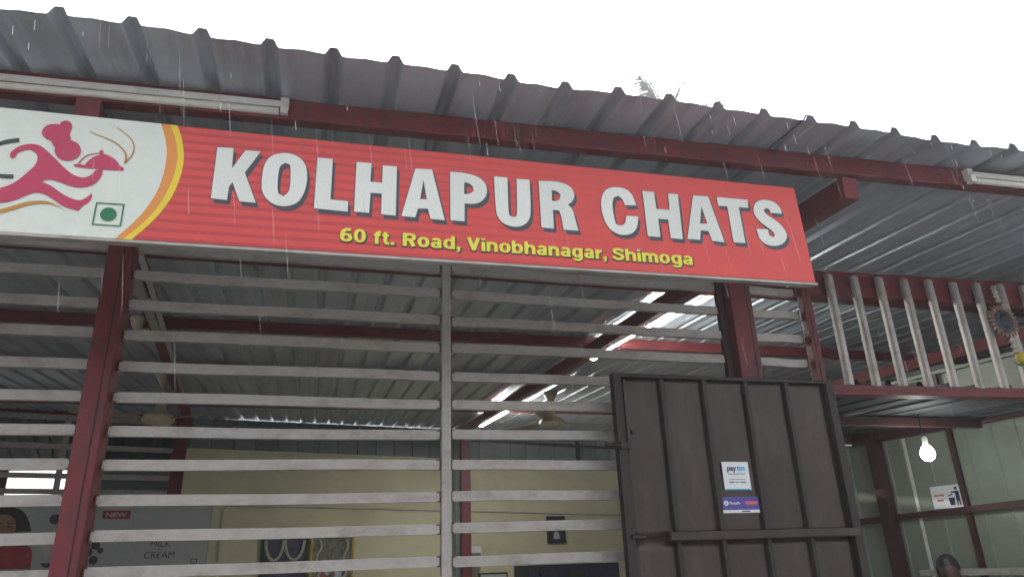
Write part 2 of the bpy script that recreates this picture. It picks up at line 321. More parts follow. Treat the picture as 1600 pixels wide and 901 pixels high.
# upright bar screen on the right
Bs = thing('bar_screen', 'screen of upright grey bars on a red beam right of the signboard', 'screen', (3.2, 2.97, 0))
def bpl(x): return 2.995-.045*(x-2.4)
barm = MB().box(-.021, .021, 0, .022, 0, .60).add(*[[(-.021, -.0, 0), (-.013, -.012, 0), (-.013, 0, 0), (-.021, 0, .6), (-.013, -.012, .6), (-.013, 0, .6)], [(0, 1, 2), (5, 4, 3), (0, 3, 4, 1), (1, 4, 5, 2)]]).mesh('bar')
for i in range(13):
    x = 2.585+.1565*i
    o = link('bar', barm, M['slat'], Bs, loc=(x, bpl(x), EYE+.797+random.uniform(-.004, .004)), bev=.002)
    o.rotation_euler = (random.uniform(-.003, .003), random.uniform(-.004, .004), 0)
link('bottom_beam', MB().bar((2.455, bpl(2.4)+.03, EYE+.772), (4.6, bpl(4.6)+.03, EYE+.772), .06, .055).mesh('bottom_beam'), M['red'], Bs, bev=.004)
link('beam_flange', MB().bar((2.455, bpl(2.4)-.012, EYE+.752), (4.6, bpl(4.6)-.012, EYE+.752), .024, .016).mesh('beam_flange'), M['red'], Bs, bev=.002)
link('header', MB().bar((2.455, bpl(2.4)+.065, EYE+1.362), (4.6, bpl(4.6)+.065, EYE+1.362), .06, .145).mesh('header'), M['red'], Bs, bev=.004)

# ------------------------------------------------------------------ gate
GY = 2.88
G = thing('sheet_metal_gate', 'dark brown ribbed sheet metal gate with two payment stickers', 'gate', (1.82, GY, 0))
gx0, gx1, gt, gb = 1.249, 2.385, EYE+.787, .14
ribs = [1.486, 1.697, 1.913, 2.128]
edges = [gx0+.04]+ribs+[gx1-.045]
bz = EYE+.098
def panel(x0, x1, z0, z1):
    m = MB(); nx, nz = 8, 26; v = []; f = []
    ph = random.uniform(0, 6)
    for j in range(nz+1):
        for i in range(nx+1):
            a = i/nx; b = j/nz
            y = GY+.018-math.sin(math.pi*a)*math.sin(math.pi*b)*(.003*math.sin(b*5+ph)+.0022*math.sin(b*13+a*4+ph*2)+.0012*math.sin(b*27-a*7+ph*3))
            v.append((x0+(x1-x0)*a, y, z0+(z1-z0)*b))
    for j in range(nz):
        for i in range(nx): a = j*(nx+1)+i; f.append((a, a+1, a+nx+2, a+nx+1))
    o = link('door_panel', m.add(v, f).mesh('door_panel'), M['gate'], G, smooth=True)
    s = o.modifiers.new('thickness', 'SOLIDIFY'); s.thickness = .002
for a, b in zip(edges, edges[1:]):
    panel(a, b, bz, gt-.01); panel(a, b, gb+.03, bz)
for x in ribs:                                             # pressed rib, sloped flanks; its darker colour stands for groove shade
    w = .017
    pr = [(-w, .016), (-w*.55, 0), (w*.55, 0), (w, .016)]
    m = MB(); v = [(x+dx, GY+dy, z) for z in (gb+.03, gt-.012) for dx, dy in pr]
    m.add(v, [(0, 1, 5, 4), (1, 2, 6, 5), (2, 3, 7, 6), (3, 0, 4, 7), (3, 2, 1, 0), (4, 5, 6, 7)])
    rb_ = link('rib', m.mesh('rib'), M['gate_edge_rib_shade'], G)
    link('rib_highlight_lip', MB().box(x+w*.62, x+w*1.15, GY-.002, GY+.016, gb+.03, gt-.012).mesh('rib_highlight_lip'), M['gate'], rb_, bev=.002)  # lighter strip stands for the highlight along the rib's right edge
link('stile', MB().box(gx0, gx0+.042, GY-.006, GY+.036, gb, gt).mesh('stile'), M['gate_edge_rib_shade'], G, bev=.003)
link('stile', MB().box(gx1-.042, gx1, GY-.006, GY+.036, gb, gt).mesh('stile'), M['gate_edge_rib_shade'], G, bev=.003)
link('top_rail', MB().box(gx0+.042, gx1-.042, GY-.004, GY+.036, gt-.018, gt-.001).mesh('top_rail'), M['gate_edge_rib_shade'], G, bev=.003)
link('bottom_rail', MB().box(gx0+.042, gx1-.042, GY-.004, GY+.036, gb, gb+.03).mesh('bottom_rail'), M['gate_edge_rib_shade'], G, bev=.003)
link('cross_bar', MB().box(1.44, gx1-.02, GY-.022, GY-.007, bz-.017, bz+.017).mesh('cross_bar'), M['gate'], G, bev=.003)
link('edge_angle', MB().box(gx0+.043, gx0+.055, GY-.012, GY+.01, EYE+.45, gt-.03).mesh('edge_angle'), M['gate'], G, bev=.002)
bo = link('bolt', MB().tube([(1.19, GY-.012, EYE+.470), (1.295, GY-.012, EYE+.466)], .008).box(1.255, 1.30, GY-.02, GY-.006, EYE+.452, EYE+.482).mesh('bolt'), M['gate_edge_rib_shade'], G, smooth=False)
link('bolt_tip', MB().tube([(1.165, GY-.012, EYE+.471), (1.195, GY-.012, EYE+.470)], .007).mesh('bolt_tip'), M['steel'], bo)
link('lock_hole', MB().tube([(1.325, GY-.004, EYE+.53), (1.325, GY+.012, EYE+.53)], .009).mesh('lock_hole'), M['gate_edge_rib_shade'], G)
link('hinge_pin', MB().tube([(2.375, GY+.01, EYE+.48), (2.43, GY+.01, EYE+.48)], .006).mesh('hinge_pin'), M['steel'], G)
link('latch', MB().tube([(1.27, GY-.014, EYE+.10), (1.33, GY-.014, EYE+.10)], .010).mesh('latch'), M['gate'], G)

# stickers on the gate
def sticker(name, label, cat, x0, x1, z0, z1, skew=0.):
    mtx = Matrix(((1, 0, 0, x0), (0, 0, -1, GY+.0105), (0, 1, 0, z0), (0, 0, 0, 1)))
    return thing(name, label, cat, mtx=mtx)
def flat(name, me, m, root): return link(name, me, m, root, pin=False)
def rect(x0, x1, y0, y1, z, t=.0006): return MB().box(x0, x1, y0, y1, z, z+t)
P_ = lambda nm, c, r=.4: mat(nm, c, r, 0, .05, 30)
M['st_white'] = P_('sticker_white', lin(.74, .76, .76)); M['st_navy'] = P_('sticker_navy', lin(.01, .02, .09)); M['st_cyan'] = P_('sticker_cyan', lin(.0, .38, .72))
M['st_purple'] = P_('sticker_purple', lin(.085, .06, .30)); M['st_coral'] = P_('sticker_coral', lin(.62, .13, .11)); M['st_grey'] = P_('sticker_grey', lin(.25, .27, .28))
t = sticker('payment_sticker', 'white payment sticker with dark and light blue lettering on the brown gate', 'sticker', 1.738, 1.868, EYE+.283, EYE+.404)
flat('sheet', rect(0, .13, 0, .121, -.004, .0032).mesh('sheet'), M['st_white'], t)
flat('lettering', text_mesh('pay', .022, .068, .083, .024, .0006, 0, .03), M['st_navy'], t)
flat('lettering', text_mesh('tm', .070, .110, .083, .024, .0006, 0, .03), M['st_cyan'], t)
flat('lettering', text_mesh('Accepted Here', .024, .110, .066, .0085, .0006, 0, .012), M['st_grey'], t)
flat('small_print', rect(.026, .106, .044, .047, -.0004).box(.026, .05, .030, .037, -.0004, .0002).box(.054, .075, .031, .036, -.0004, .0002).box(.08, .108, .030, .037, -.0004, .0002).mesh('small_print'), M['st_grey'], t)
flat('blue_edge', rect(.004, .126, .0, .005, -.0004).mesh('blue_edge'), M['st_cyan'], t)
t = sticker('wallet_sticker', 'purple sticker with white logo and coral tag below the white one', 'sticker', 1.716, 1.894, EYE+.188, EYE+.255)
flat('sheet', rect(0, .178, .013, .067, -.004, .0032).mesh('sheet'), M['st_purple'], t)
flat('lower_strip', rect(0, .178, 0, .0125, -.004, .0032).mesh('lower_strip'), M['st_white'], t)
flat('logo', MB().tube([(.018, .041, -.0006), (.018, .041, .0004)], .011, 18).mesh('logo'), M['st_white'], t)
flat('logo_mark', text_mesh('p', .0145, .0215, .037, .010, .0004, .0006, .03), M['st_purple'], t)
flat('lettering', text_mesh('PhonePe', .034, .086, .035, .012, .0005, 0, .015), M['st_white'], t)
flat('tag', rect(.112, .172, .034, .048, -.0006).mesh('tag'), M['st_coral'], t)
flat('strip_print', rect(.09, .13, .004, .009, -.0006).mesh('strip_print'), M['st_navy'], t)


# heavy sans lettering drawn from strokes; unit = cap height, returns pieces [(loops)] and advance
def heavy_text(txt, x0, x1, base, cap, thick, z, fat=0.):
    XH = .76; S = .215+fat
    el = lambda cx, cy, rx, ry, a0=0, a1=360, n=20: [(cx+rx*math.copysign(abs(math.cos(R(a)))**.86, math.cos(R(a))), cy+ry*math.copysign(abs(math.sin(R(a)))**.86, math.sin(R(a)))) for a in [a0+(a1-a0)*i/n for i in range(n+(0 if abs(a1-a0) == 360 else 1))]]
    rc = lambda a, b, c, d: [(a-fat/2, c-fat/2), (b+fat/2, c-fat/2), (b+fat/2, d+fat/2), (a-fat/2, d+fat/2)]
    def ring(x, w, y0, y1):
        cx, cy, rx, ry = x+w/2, (y0+y1)/2, w/2+fat/2, (y1-y0)/2+fat/2
        return [el(cx, cy, rx, ry), el(cx, cy, max(.04, rx-S*1.02), max(.04, ry-S*.78))]
    st = lambda pts, w=S: [ribbon(pts, w, w)]
    arch = lambda x, w: st(el(x+w/2+.02, XH-.29, w/2-S/2, .29-S*.42, 165, 0, 10)+[(x+w-S/2+.02, -fat/2)])
    P = []; x = 0.; W = .62; sw = .215
    for c in txt:
        g = []; a = .2
        if c == 'o': g = [ring(x, .66, -.01, XH+.01)]; a = .66
        elif c == '0': g = [ring(x, .66, 0, 1)]; a = .66
        elif c == '6': g = [ring(x, .66, 0, .64), st(el(x+.40, .42, .40-S/2, .58-S*.4, 62, 190, 10))]; a = .66
        elif c in 'bd':
            g = [ring(x, .66, -.01, XH+.01), [rc(x, x+sw, 0, 1) if c == 'b' else rc(x+.66-sw, x+.66, 0, 1)]]; a = .67
        elif c == 'g': g = [ring(x, .66, 0, XH+.01), [rc(x+.66-sw, x+.66, -.05, XH)], st(el(x+.33, -.04, .33-S/2, .24-S*.35, 0, -160, 10), S*.85)]; a = .67
        elif c == 'a': g = [ring(x, .58, -.01, .47), [rc(x+.59-sw, x+.59, 0, .52)], st(el(x+.305, .50, .30-S/2, .27-S*.4, 0, 160, 10), S*.9)]; a = .62
        elif c in 'nh': g = [[rc(x, x+sw, 0, XH if c == 'n' else 1)], arch(x, W)]; a = .65
        elif c == 'm': g = [[rc(x, x+sw, 0, XH)], arch(x, .58), arch(x+.58-sw*.98, .58)]; a = .98
        elif c == 'r': g = [[rc(x, x+sw, 0, XH)], st([(x+sw*.7, XH-.28), (x+sw+.05, XH-.13), (x+.42, XH-.10)])]; a = .41
        elif c == 'i': g = [[rc(x, x+sw, 0, XH-.02)], [rc(x, x+sw, .85, 1.0)]]; a = sw
        elif c == 'f': g = [st([(x+.19, -fat/2), (x+.19, .70), (x+.22, .84), (x+.30, .90), (x+.42, .90)]), [rc(x, x+.40, XH-.15, XH)]]; a = .41
        elif c == 't': g = [st([(x+.19, .95), (x+.19, .20), (x+.24, .10), (x+.41, .09)]), [rc(x, x+.40, XH-.15, XH)]]; a = .41
        elif c == '.': g = [[rc(x, x+sw, 0, sw)]]; a = sw
        elif c == ',': g = [[rc(x, x+sw, 0, sw)], st([(x+sw*.72, .05), (x+sw*.66, -.08), (x+.02, -.20)], S*.55)]; a = sw
        elif c == 'R': g = [[rc(x, x+sw+.02, 0, 1)], [el(x+.40, .70, .33+fat/2, .30+fat/2), el(x+.36, .70, .15-fat/2, .115-fat/2)], [rc(x+.1, x+.38, .82, 1)], [rc(x+.1, x+.36, .40, .57)], st([(x+.42, .46), (x+.60, -fat/2)], S*1.1)]; a = .74
        elif c == 'V': g = [st([(x+.10, 1+fat/2), (x+.37, .06)], S*1.05), st([(x+.64, 1+fat/2), (x+.37, .06)], S*1.05), [rc(x+.27, x+.47, 0, .16)]]; a = .74
        elif c == 'S': g = [st([(x+.62, .70), (x+.58, .83), (x+.45, .90), (x+.28, .90), (x+.14, .83), (x+.12, .72), (x+.20, .61), (x+.36, .53), (x+.54, .44), (x+.61, .31), (x+.57, .17), (x+.42, .10), (x+.26, .10), (x+.13, .17), (x+.09, .31)], S*.98)]; a = .70
        P += g; x += a+(.075 if c != ' ' else .15)
    x -= .075; k_ = (x1-x0)/x; mb = MB()
    for i, lp in enumerate(P):
        me = plate_mesh([[(x0+p[0]*k_, base+p[1]*cap) for p in q] for q in lp], thick, z+.00004*(i % 5), 1.)
        mb.add([v.co[:] for v in me.vertices], [tuple(p.vertices) for p in me.polygons]); bpy.data.meshes.remove(me)
    return mb.mesh('lettering')

# ------------------------------------------------------------------ signboard (local x along the board, y up it, z out of it)
SU = Vector((.99994, 0, .01105)); SV = Vector((-.01104, -.03701, .99925)).normalized(); SN = SU.cross(SV)
SO = Vector((-.57556, 2.24, .97893+EYE))
sm = Matrix(((SU.x, SV.x, SN.x, SO.x), (SU.y, SV.y, SN.y, SO.y), (SU.z, SV.z, SN.z, SO.z), (0, 0, 0, 1)))
SG = thing('signboard', 'long red and white shop signboard hung above the slat screens', 'signboard', mtx=sm)
def sign_mat():
    m = mat('sign_red_print', lin(.68, .062, .055), .42, 0, .09, 9, .35, 7, obj=True)
    n = m.node_tree.nodes; l = m.node_tree.links; b = n['Principled BSDF']
    src = b.inputs['Base Color'].links[0].from_socket
    tc = n.new('ShaderNodeTexCoord'); sx = n.new('ShaderNodeSeparateXYZ'); l.new(tc.outputs['Object'], sx.inputs[0])
    w = n.new('ShaderNodeMath'); w.operation = 'MULTIPLY'; w.inputs[1].default_value = 2*math.pi/.0318; l.new(sx.outputs['Y'], w.inputs[0])
    s = n.new('ShaderNodeMath'); s.operation = 'SINE'; l.new(w.outputs[0], s.inputs[0])
    r = n.new('ShaderNodeMapRange'); r.inputs['From Min'].default_value = -.2; r.inputs['From Max'].default_value = 1; l.new(s.outputs[0], r.inputs['Value'])
    fx = n.new('ShaderNodeMapRange'); fx.inputs['From Min'].default_value = .46; fx.inputs['From Max'].default_value = 1.76; fx.inputs['To Min'].default_value = .8; fx.inputs['To Max'].default_value = 0; l.new(sx.outputs['X'], fx.inputs['Value'])
    k = n.new('ShaderNodeMath'); k.operation = 'MULTIPLY'; l.new(r.outputs[0], k.inputs[0]); l.new(fx.outputs[0], k.inputs[1])
    mx = n.new('ShaderNodeMix'); mx.data_type = 'RGBA'; l.new(k.outputs[0], mx.inputs['Factor']); l.new(src, mx.inputs['A']); mx.inputs['B'].default_value = lin(.44, .034, .045)
    l.new(mx.outputs['Result'], b.inputs['Base Color'])
    return m
M['sred'] = sign_mat()
sp_mat = lambda nm, c: mat(nm, c, .45, 0, .07, 14, .3, 7, obj=True)
M['swhite'] = sp_mat('sign_white', lin(.70, .74, .66)); M['sletter'] = mat('sign_letter_grey', lin(.74, .76, .70), .5, 0, .16, 260, 0, 40, obj=True)
M['sshadow'] = sp_mat('sign_letter_shadow', lin(.055, .06, .075)); M['syellow'] = sp_mat('sign_yellow', lin(.80, .60, .03)); M['slime'] = sp_mat('sign_text_yellow', lin(.78, .72, .06))
M['sorange'] = sp_mat('sign_orange', lin(.74, .28, .05)); M['spink'] = sp_mat('sign_pink', lin(.50, .035, .10)); M['sgreen'] = sp_mat('sign_green', lin(.012, .17, .07))
M['sgold'] = sp_mat('sign_gold', lin(.50, .24, .03)); M['sblack'] = sp_mat('sign_black', lin(.03, .035, .04))
X0, X1, SH = -1.9, 2.443, .415
bd = MB().add([(X0, 0, -.03), (X1+.006, 0, -.03), (X1-.017, SH, -.03), (X0, SH, -.03), (X0, 0, -.001), (X1+.006, 0, -.001), (X1-.017, SH, -.001), (X0, SH, -.001)], BOXF)
board = flat('board', bd.mesh('board'), M['red'], SG)
flat('red_face', plate_mesh([[(X0*1000+4, 3), (X1*1000+3, 3), (X1*1000-19, SH*1000-3), (X0*1000+4, SH*1000-3)]], .0012, -.001), M['sred'], SG)
flat('bottom_trim', MB().box(X0, X1+.01, -.010, -.001, -.03, .004).mesh('bottom_trim'), M['slat'], SG)
ai, am, ao = SIGN['arc_in'], SIGN['arc_mid'], SIGN['arc_out']
def clampv(l): return [(p[0], min(SH*1000-1, max(1, p[1]))) for p in l]
cai, cam_, cao = clampv(chaikin([ai[0]]+ai+[ai[-1]], 2, 80)[2:-2]), clampv(chaikin([am[0]]+am+[am[-1]], 2, 80)[2:-2]), clampv(chaikin([ao[0]]+ao+[ao[-1]], 2, 80)[2:-2])
for l_ in (cai, cam_, cao):                        # run each arc on to the board's edges
    (ax, ay), (bx_, by_) = l_[1], l_[0]; ey = SH*1000-1
    if ey-by_ > .5: l_.insert(0, (bx_+(bx_-ax)*(ey-by_)/max(1, by_-ay), ey))
    (ax, ay), (bx_, by_) = l_[-3], l_[-1]
    if by_ > 1.5: l_.append((bx_+(bx_-ax)*(by_-1)/max(1, ay-by_), 1))
flat('yellow_arc', plate_mesh([cam_+cao[::-1]], .0008, .0003), M['syellow'], SG)
flat('orange_arc', plate_mesh([cai+cam_[::-1]], .0008, .0003), M['sorange'], SG)
flat('white_field', plate_mesh([cai+[(-1150, 1), (-1150, SH*1000-1)]], .0008, .0003), M['swhite'], SG)
for i, (o_, h_) in enumerate(SIGN['glyphs']):
    lim = 20 if not h_ and i in (0, 2, 3, 9, 11) else 50
    o2 = chaikin(o_, 2, lim); lp = [o2]+([chaikin(h_, 2, 50)] if h_ else [])
    lt = flat('letter', plate_mesh(lp, .001, .0022), M['sletter'], SG)
    sh = [[(p.x+10, p.y-15) for p in q] for q in lp]
    flat('letter_shadow', plate_mesh(sh, .0008, .0004), M['sshadow'], lt)
    # dark keyline just outside the letter
    cu = [[Vector((p.x, p.y)) for p in q] for q in lp]
    def grow(q, d):
        out = []; n = len(q)
        ar = sum(q[i-1].x*q[i].y-q[i].x*q[i-1].y for i in range(n)); sg = 1 if ar > 0 else -1
        for k in range(n):
            a = q[k]-q[k-1]; b = q[(k+1) % n]-q[k]
            na = Vector((a.y, -a.x)).normalized()*sg; nb = Vector((b.y, -b.x)).normalized()*sg
            m_ = (na+nb); m_ = m_/max(.5, m_.length_squared/2) if m_.length > 1e-6 else na
            out.append(q[k]+m_*d)
        return out
    kl = [grow(cu[0], 2.4)]+[grow(q, -1.9) for q in cu[1:]]
    flat('keyline', plate_mesh(kl, .0006, .0014), M['sshadow'], lt)
for w_, (a, b) in SIGN['words'].items():
    base = .040 if w_ != '60' else .0415
    x0_, x1_ = a[0]/1000, b[0]/1000
    tl = flat('lettering', heavy_text(w_, x0_, x1_, base, .0475, .0008, .0022), M['slime'], SG)
    flat('lettering_shadow', heavy_text(w_, x0_+.0005, x1_+.004, base-.0035, .0485, .0008, .0004, .07), M['sblack'], tl)
lgm = {'hat': 'spink', 'head': 'spink', 'body': 'spink', 'dish': 'spink', 'swoosh': 'sgold', 'dash_a': 'sblack', 'dash_b': 'sblack'}
emb = flat('emblem', plate_mesh([chaikin(SIGN['logo']['body'], 2, 60)], .0008, .003), M['spink'], SG)
for i, (k, v) in enumerate(SIGN['logo'].items()):
    if k == 'body': continue
    flat('emblem_'+{'hat': 'hat', 'head': 'head', 'dish': 'dish', 'swoosh': 'swoosh', 'dash_a': 'stroke', 'dash_b': 'stroke'}[k], plate_mesh([chaikin(v, 2, 60)], .0008, .003 if k != 'head' else .0032), M[lgm[k]], emb)
for k, v in SIGN['lines'].items():
    flat('emblem_'+('steam' if k != 'dome' else 'dome_line'), plate_mesh([chaikin(ribbon(v, 2, 5.5) if k != 'dome' else ribbon(v, 4, 2.5), 2, 60)], .0008, .0031), M['sgold' if k != 'dome' else 'spink'], emb)
vg = SIGN['veg']; cxm = sum(p[0] for p in vg)/4; cym = sum(p[1] for p in vg)/4
vm_ = flat('vegetarian_mark', plate_mesh([vg, [(cxm+(p[0]-cxm)*.9, cym+(p[1]-cym)*.9) for p in vg]], .0008, .003), M['sgreen'], SG)
flat('dot', plate_mesh([[(cxm+23*math.cos(a*math.pi/14), cym+23*math.sin(a*math.pi/14)) for a in range(28)]], .0008, .003), M['sgreen'], vm_)
flat('support_arm', MB().bar((-.24, .33, -.031), (-.24, .30, -.735), .03, .03, (1, 0, 0)).mesh('support_arm'), M['red'], SG)
flat('support_arm', MB().bar((2.39, .33, -.031), (2.58, .30, -.735), .03, .03, (0, 1, 0)).mesh('support_arm'), M['red'], SG)

# ------------------------------------------------------------------ rear wall (local x along the wall, y away from the room, z up)
wa = R(13.5)
wm = Matrix.Translation((-.835, 10.9, 0)) @ Matrix.Rotation(wa, 4, 'Z')
RW = thing('rear_wall', 'cream painted rear wall with teal ribbed cladding along its top', 'wall', mtx=wm)
E0 = EYE
flat('masonry', MB().box(-.86, 10.5, 0, .2, .0, E0+1.645).mesh('masonry'), M['cream'], RW)
flat('masonry', MB().box(-5.2, -.862, .0, .2, .0, E0+.93).mesh('masonry'), M['cream'], RW)
flat('wall_ledge', MB().box(-.86, 10.5, -.025, .0, E0+1.625, E0+1.66).mesh('wall_ledge'), M['cream'], RW)
def rz_at(u): return roofz(10.9+u*math.sin(wa))
k = 0; u = -.85
clm = {}
while u < 10.2:
    h = rz_at(u)-.034-(E0+1.66)
    pr = [(0, .10), (.02, .10), (.03, .075), (.272, .075), (.282, .10), (.305, .10)]
    v = [(u+dx, dy, E0+1.66) for dx, dy in pr]+[(u+dx, dy, E0+1.66+h) for dx, dy in pr]
    m_ = MB().add(v, [(i, i+1, i+7, i+6) for i in range(5)])
    o = flat('cladding_sheet', m_.mesh('cladding_sheet'), M['clad'], RW)
    s = o.modifiers.new('thickness', 'SOLIDIFY'); s.thickness = .003
    u += .295
flat('girt', MB().bar((3.45, .05, E0+1.985), (9.9, .05, E0+1.965), .03, .045).mesh('girt'), M['dark'], RW)
flat('girt_post', MB().box(5.5, 5.55, .02, .07, E0+1.66, E0+2.15).mesh('girt_post'), M['dark'], RW)
flat('conduit', MB().tube([(-.32, -.015, E0+.2), (-.32, -.015, E0+.86), (-.25, -.015, E0+.915), (1.4, -.015, E0+.89), (3.2, -.015, E0+.86), (6.6, -.015, E0+.795)], .012, 8).mesh('conduit'), M['pvc'], RW)
flat('conduit', MB().tube([(-.46, -.015, E0+.1), (-.46, -.015, E0+.92)], .012, 8).mesh('conduit'), M['pvc'], RW)
flat('conduit', MB().tube([(4.4, -.012, E0+.16), (4.6, -.012, E0+.19), (5.4, -.012, E0+.185), (6.6, -.012, E0+.15)], .009, 8).mesh('conduit'), M['pvc'], RW)
flat('column_casing', MB().box(3.06, 3.20, -.14, -.002, .12, E0+2.05).mesh('column_casing'), M['clad'], RW)

# opening at the left of the rear wall, closed with thin slats
OG = thing('window_grille', 'dim slatted opening at the left end of the rear wall', 'grille', mtx=wm)
for z in (1.995, 1.63, 1.265, 1.075):
    flat('slat', MB().box(-5.1, -1.03, .06, .085, E0+z-.032, E0+z+.032).mesh('slat'), M['slat'], OG)
flat('mullion', MB().box(-2.33, -2.26, .05, .09, E0+.93, E0+2.08).mesh('mullion'), M['slat'], OG)
flat('jamb', MB().box(-1.03, -.864, .02, .12, E0+.93, E0+2.10).mesh('jamb'), M['red'], OG)
flat('head_beam', MB().box(-5.1, -.87, .03, .11, E0+2.03, E0+2.09).mesh('head_beam'), M['red'], OG)

# what the opening looks onto
NS = thing('neighbour_shed', 'dark open shed beyond the slatted rear opening with bright gap', 'shed', mtx=wm)
for q in range(6):
    u0 = -6.2+q*1.0; v = []; f = []; n = 0
    xs = [(u0+.2*k_+dx, z) for k_ in range(6) for dx, z in PROF if not (k_ == 5 and dx > -.06)]
    for w_, z_ in ((.25, 2.15), (4.2, 1.98)):
        v += [(x, w_, E0+z_+z) for x, z in xs]
    n = len(xs); f = [(i, i+1, n+i+1, n+i) for i in range(n-1)]
    o = flat('roof_sheet', MB().add(v, f).mesh('roof_sheet'), M['oldsheet'], NS); s = o.modifiers.new('thickness', 'SOLIDIFY'); s.thickness = .003
flat('eave_beam', MB().box(-6.2, -.2, 4.0, 4.08, E0+1.86, E0+1.97).mesh('eave_beam'), M['dark'], NS)
flat('wall', MB().box(-6.2, -.2, 4.0, 4.12, 0, E0+1.39).mesh('wall'), M['clad'], NS)
flat('wall', MB().box(-2.33, -.2, 4.0, 4.12, E0+1.392, E0+1.858).mesh('wall'), M['clad'], NS)
flat('post', MB().box(-3.35, -3.22, 4.0, 4.1, E0+1.392, E0+1.858).mesh('post'), M['dark'], NS)
flat('post', MB().box(-2.52, -2.47, 4.0, 4.1, E0+1.392, E0+1.858).mesh('post'), M['dark'], NS)
flat('side_wall', MB().box(-.3, -.2, .3, 4.0, 0, E0+2.1).mesh('side_wall'), M['clad'], NS)
flat('rail', MB().bar((-6.2, 3.98, E0+1.70), (-2.4, 3.98, E0+1.70), .03, .04).mesh('rail'), M['dark'], NS)

# ------------------------------------------------------------------ posters, pictures and cupboards on the rear wall
def onwall(name, label, cat, u0, z0, off=.004):
    return thing(name, label, cat, mtx=wm @ Matrix(((1, 0, 0, u0), (0, 0, -1, -off), (0, 1, 0, z0), (0, 0, 0, 1))))
PT = onwall('ice_cream_poster', 'pale advertising poster of a dark haired woman reading milk and cream', 'poster', -3.4, E0+.16, .03)
M['p_grey'] = sp_mat('poster_grey', lin(.44, .46, .45)); M['p_skin'] = mat('poster_skin', lin(.30, .15, .10), .5, 0, .4, 9); M['skin'] = mat('person_skin', lin(.11, .06, .043), .6, 0, .2, 40); M['p_hair'] = mat('poster_hair', lin(.02, .016, .018), .5, 0, .6, 25); M['p_red'] = mat('poster_red', lin(.36, .035, .04), .5, 0, .45, 9)
M['p_pale'] = sp_mat('poster_pale', lin(.55, .5, .48)); M['p_brown'] = sp_mat('poster_brown', lin(.06, .035, .04))
flat('sheet', rect(0, 2.93, 0, .73, -.024, .022).mesh('sheet'), M['p_grey'], PT)
pp = lambda l: [((a+3.4)*1000, (b-.16)*1000) for a, b in l]
flat('hair', plate_mesh([chaikin(pp([(-2.95, .80), (-2.86, .872), (-2.755, .878), (-2.653, .874), (-2.558, .815), (-2.495, .699), (-2.46, .60), (-2.605, .60), (-2.9, .55), (-3.0, .62)]), 2, 70)], .001, 0), M['p_hair'], PT)
fc = flat('face', plate_mesh([chaikin(pp([(-2.87, .74), (-2.80, .80), (-2.703, .79), (-2.643, .733), (-2.62, .631), (-2.64, .54), (-2.69, .463), (-2.76, .44), (-2.84, .50), (-2.88, .62)]), 2, 80)], .001, .0015), M['p_skin'], PT)
for ex in (-2.80, -2.70): flat('eye', plate_mesh([chaikin(pp([(ex-.03, .655), (ex, .67), (ex+.03, .655), (ex, .645)]), 2, 120)], .001, .003), M['p_hair'], fc)
flat('brow', plate_mesh([pp([(-2.84, .69), (-2.77, .705), (-2.77, .695), (-2.84, .68)])], .001, .003), M['p_hair'], fc)
flat('brow', plate_mesh([pp([(-2.73, .705), (-2.66, .69), (-2.66, .68), (-2.73, .695)])], .001, .003), M['p_hair'], fc)
flat('lips', plate_mesh([chaikin(pp([(-2.78, .515), (-2.745, .53), (-2.71, .515), (-2.745, .50)]), 2, 120)], .001, .003), M['p_red'], fc)
flat('red_top', plate_mesh([chaikin(pp([(-3.1, .36), (-2.95, .44), (-2.84, .40), (-2.653, .462), (-2.558, .483), (-2.439, .436), (-2.401, .334), (-2.402, .18), (-3.1, .18)]), 2, 60)], .001, .001), M['p_red'], PT)
for cx_, cz_, r_, mm_ in ((-2.24, .74, .06, 'p_brown'), (-2.17, .76, .035, 'p_pale'), (-2.2, .42, .12, 'p_pale'), (-2.0, .36, .13, 'p_pale'), (-1.76, .43, .05, 'p_brown'), (-1.83, .35, .05, 'p_brown'), (-1.76, .26, .05, 'p_brown'), (-1.70, .37, .035, 'p_brown'), (-1.95, .50, .06, 'p_skin')):
    flat('dessert_print', plate_mesh([pp([(cx_+r_*math.cos(a*.349), cz_+r_*math.sin(a*.349)*(1+.1*math.sin(a*2.3))) for a in range(18)])], .001, .0012+random.uniform(0, .0006)), M[mm_], PT)
flat('bowl_print', plate_mesh([pp([(-2.32, .24), (-1.86, .24), (-1.92, .19), (-2.26, .19)])], .001, .0022), M['p_brown'], PT)
tg = flat('red_tag', rect(1.66, 1.975, .585, .685, 0, .001).mesh('red_tag'), M['p_red'], PT)
flat('lettering', text_mesh('NEW', 1.70, 1.935, .608, .055, .001, .0015, .03), M['p_pale'], tg)
flat('lettering', text_mesh('MILK', 2.255, 2.49, .24, .085, .001, 0, -.004), M['p_brown'], PT)
flat('lettering', text_mesh('&', 2.35, 2.385, .205, .025, .001, 0, 0), M['p_brown'], PT)
flat('lettering', text_mesh('CREAM', 2.195, 2.55, .105, .085, .001, 0, -.004), M['p_brown'], PT)
flat('corner_mark', plate_mesh([[(2750, 30), (2830, 30), (2830, 90), (2750, 90)], [(2760, 40), (2820, 40), (2820, 80), (2760, 80)]], .001, 0), M['p_brown'], PT)

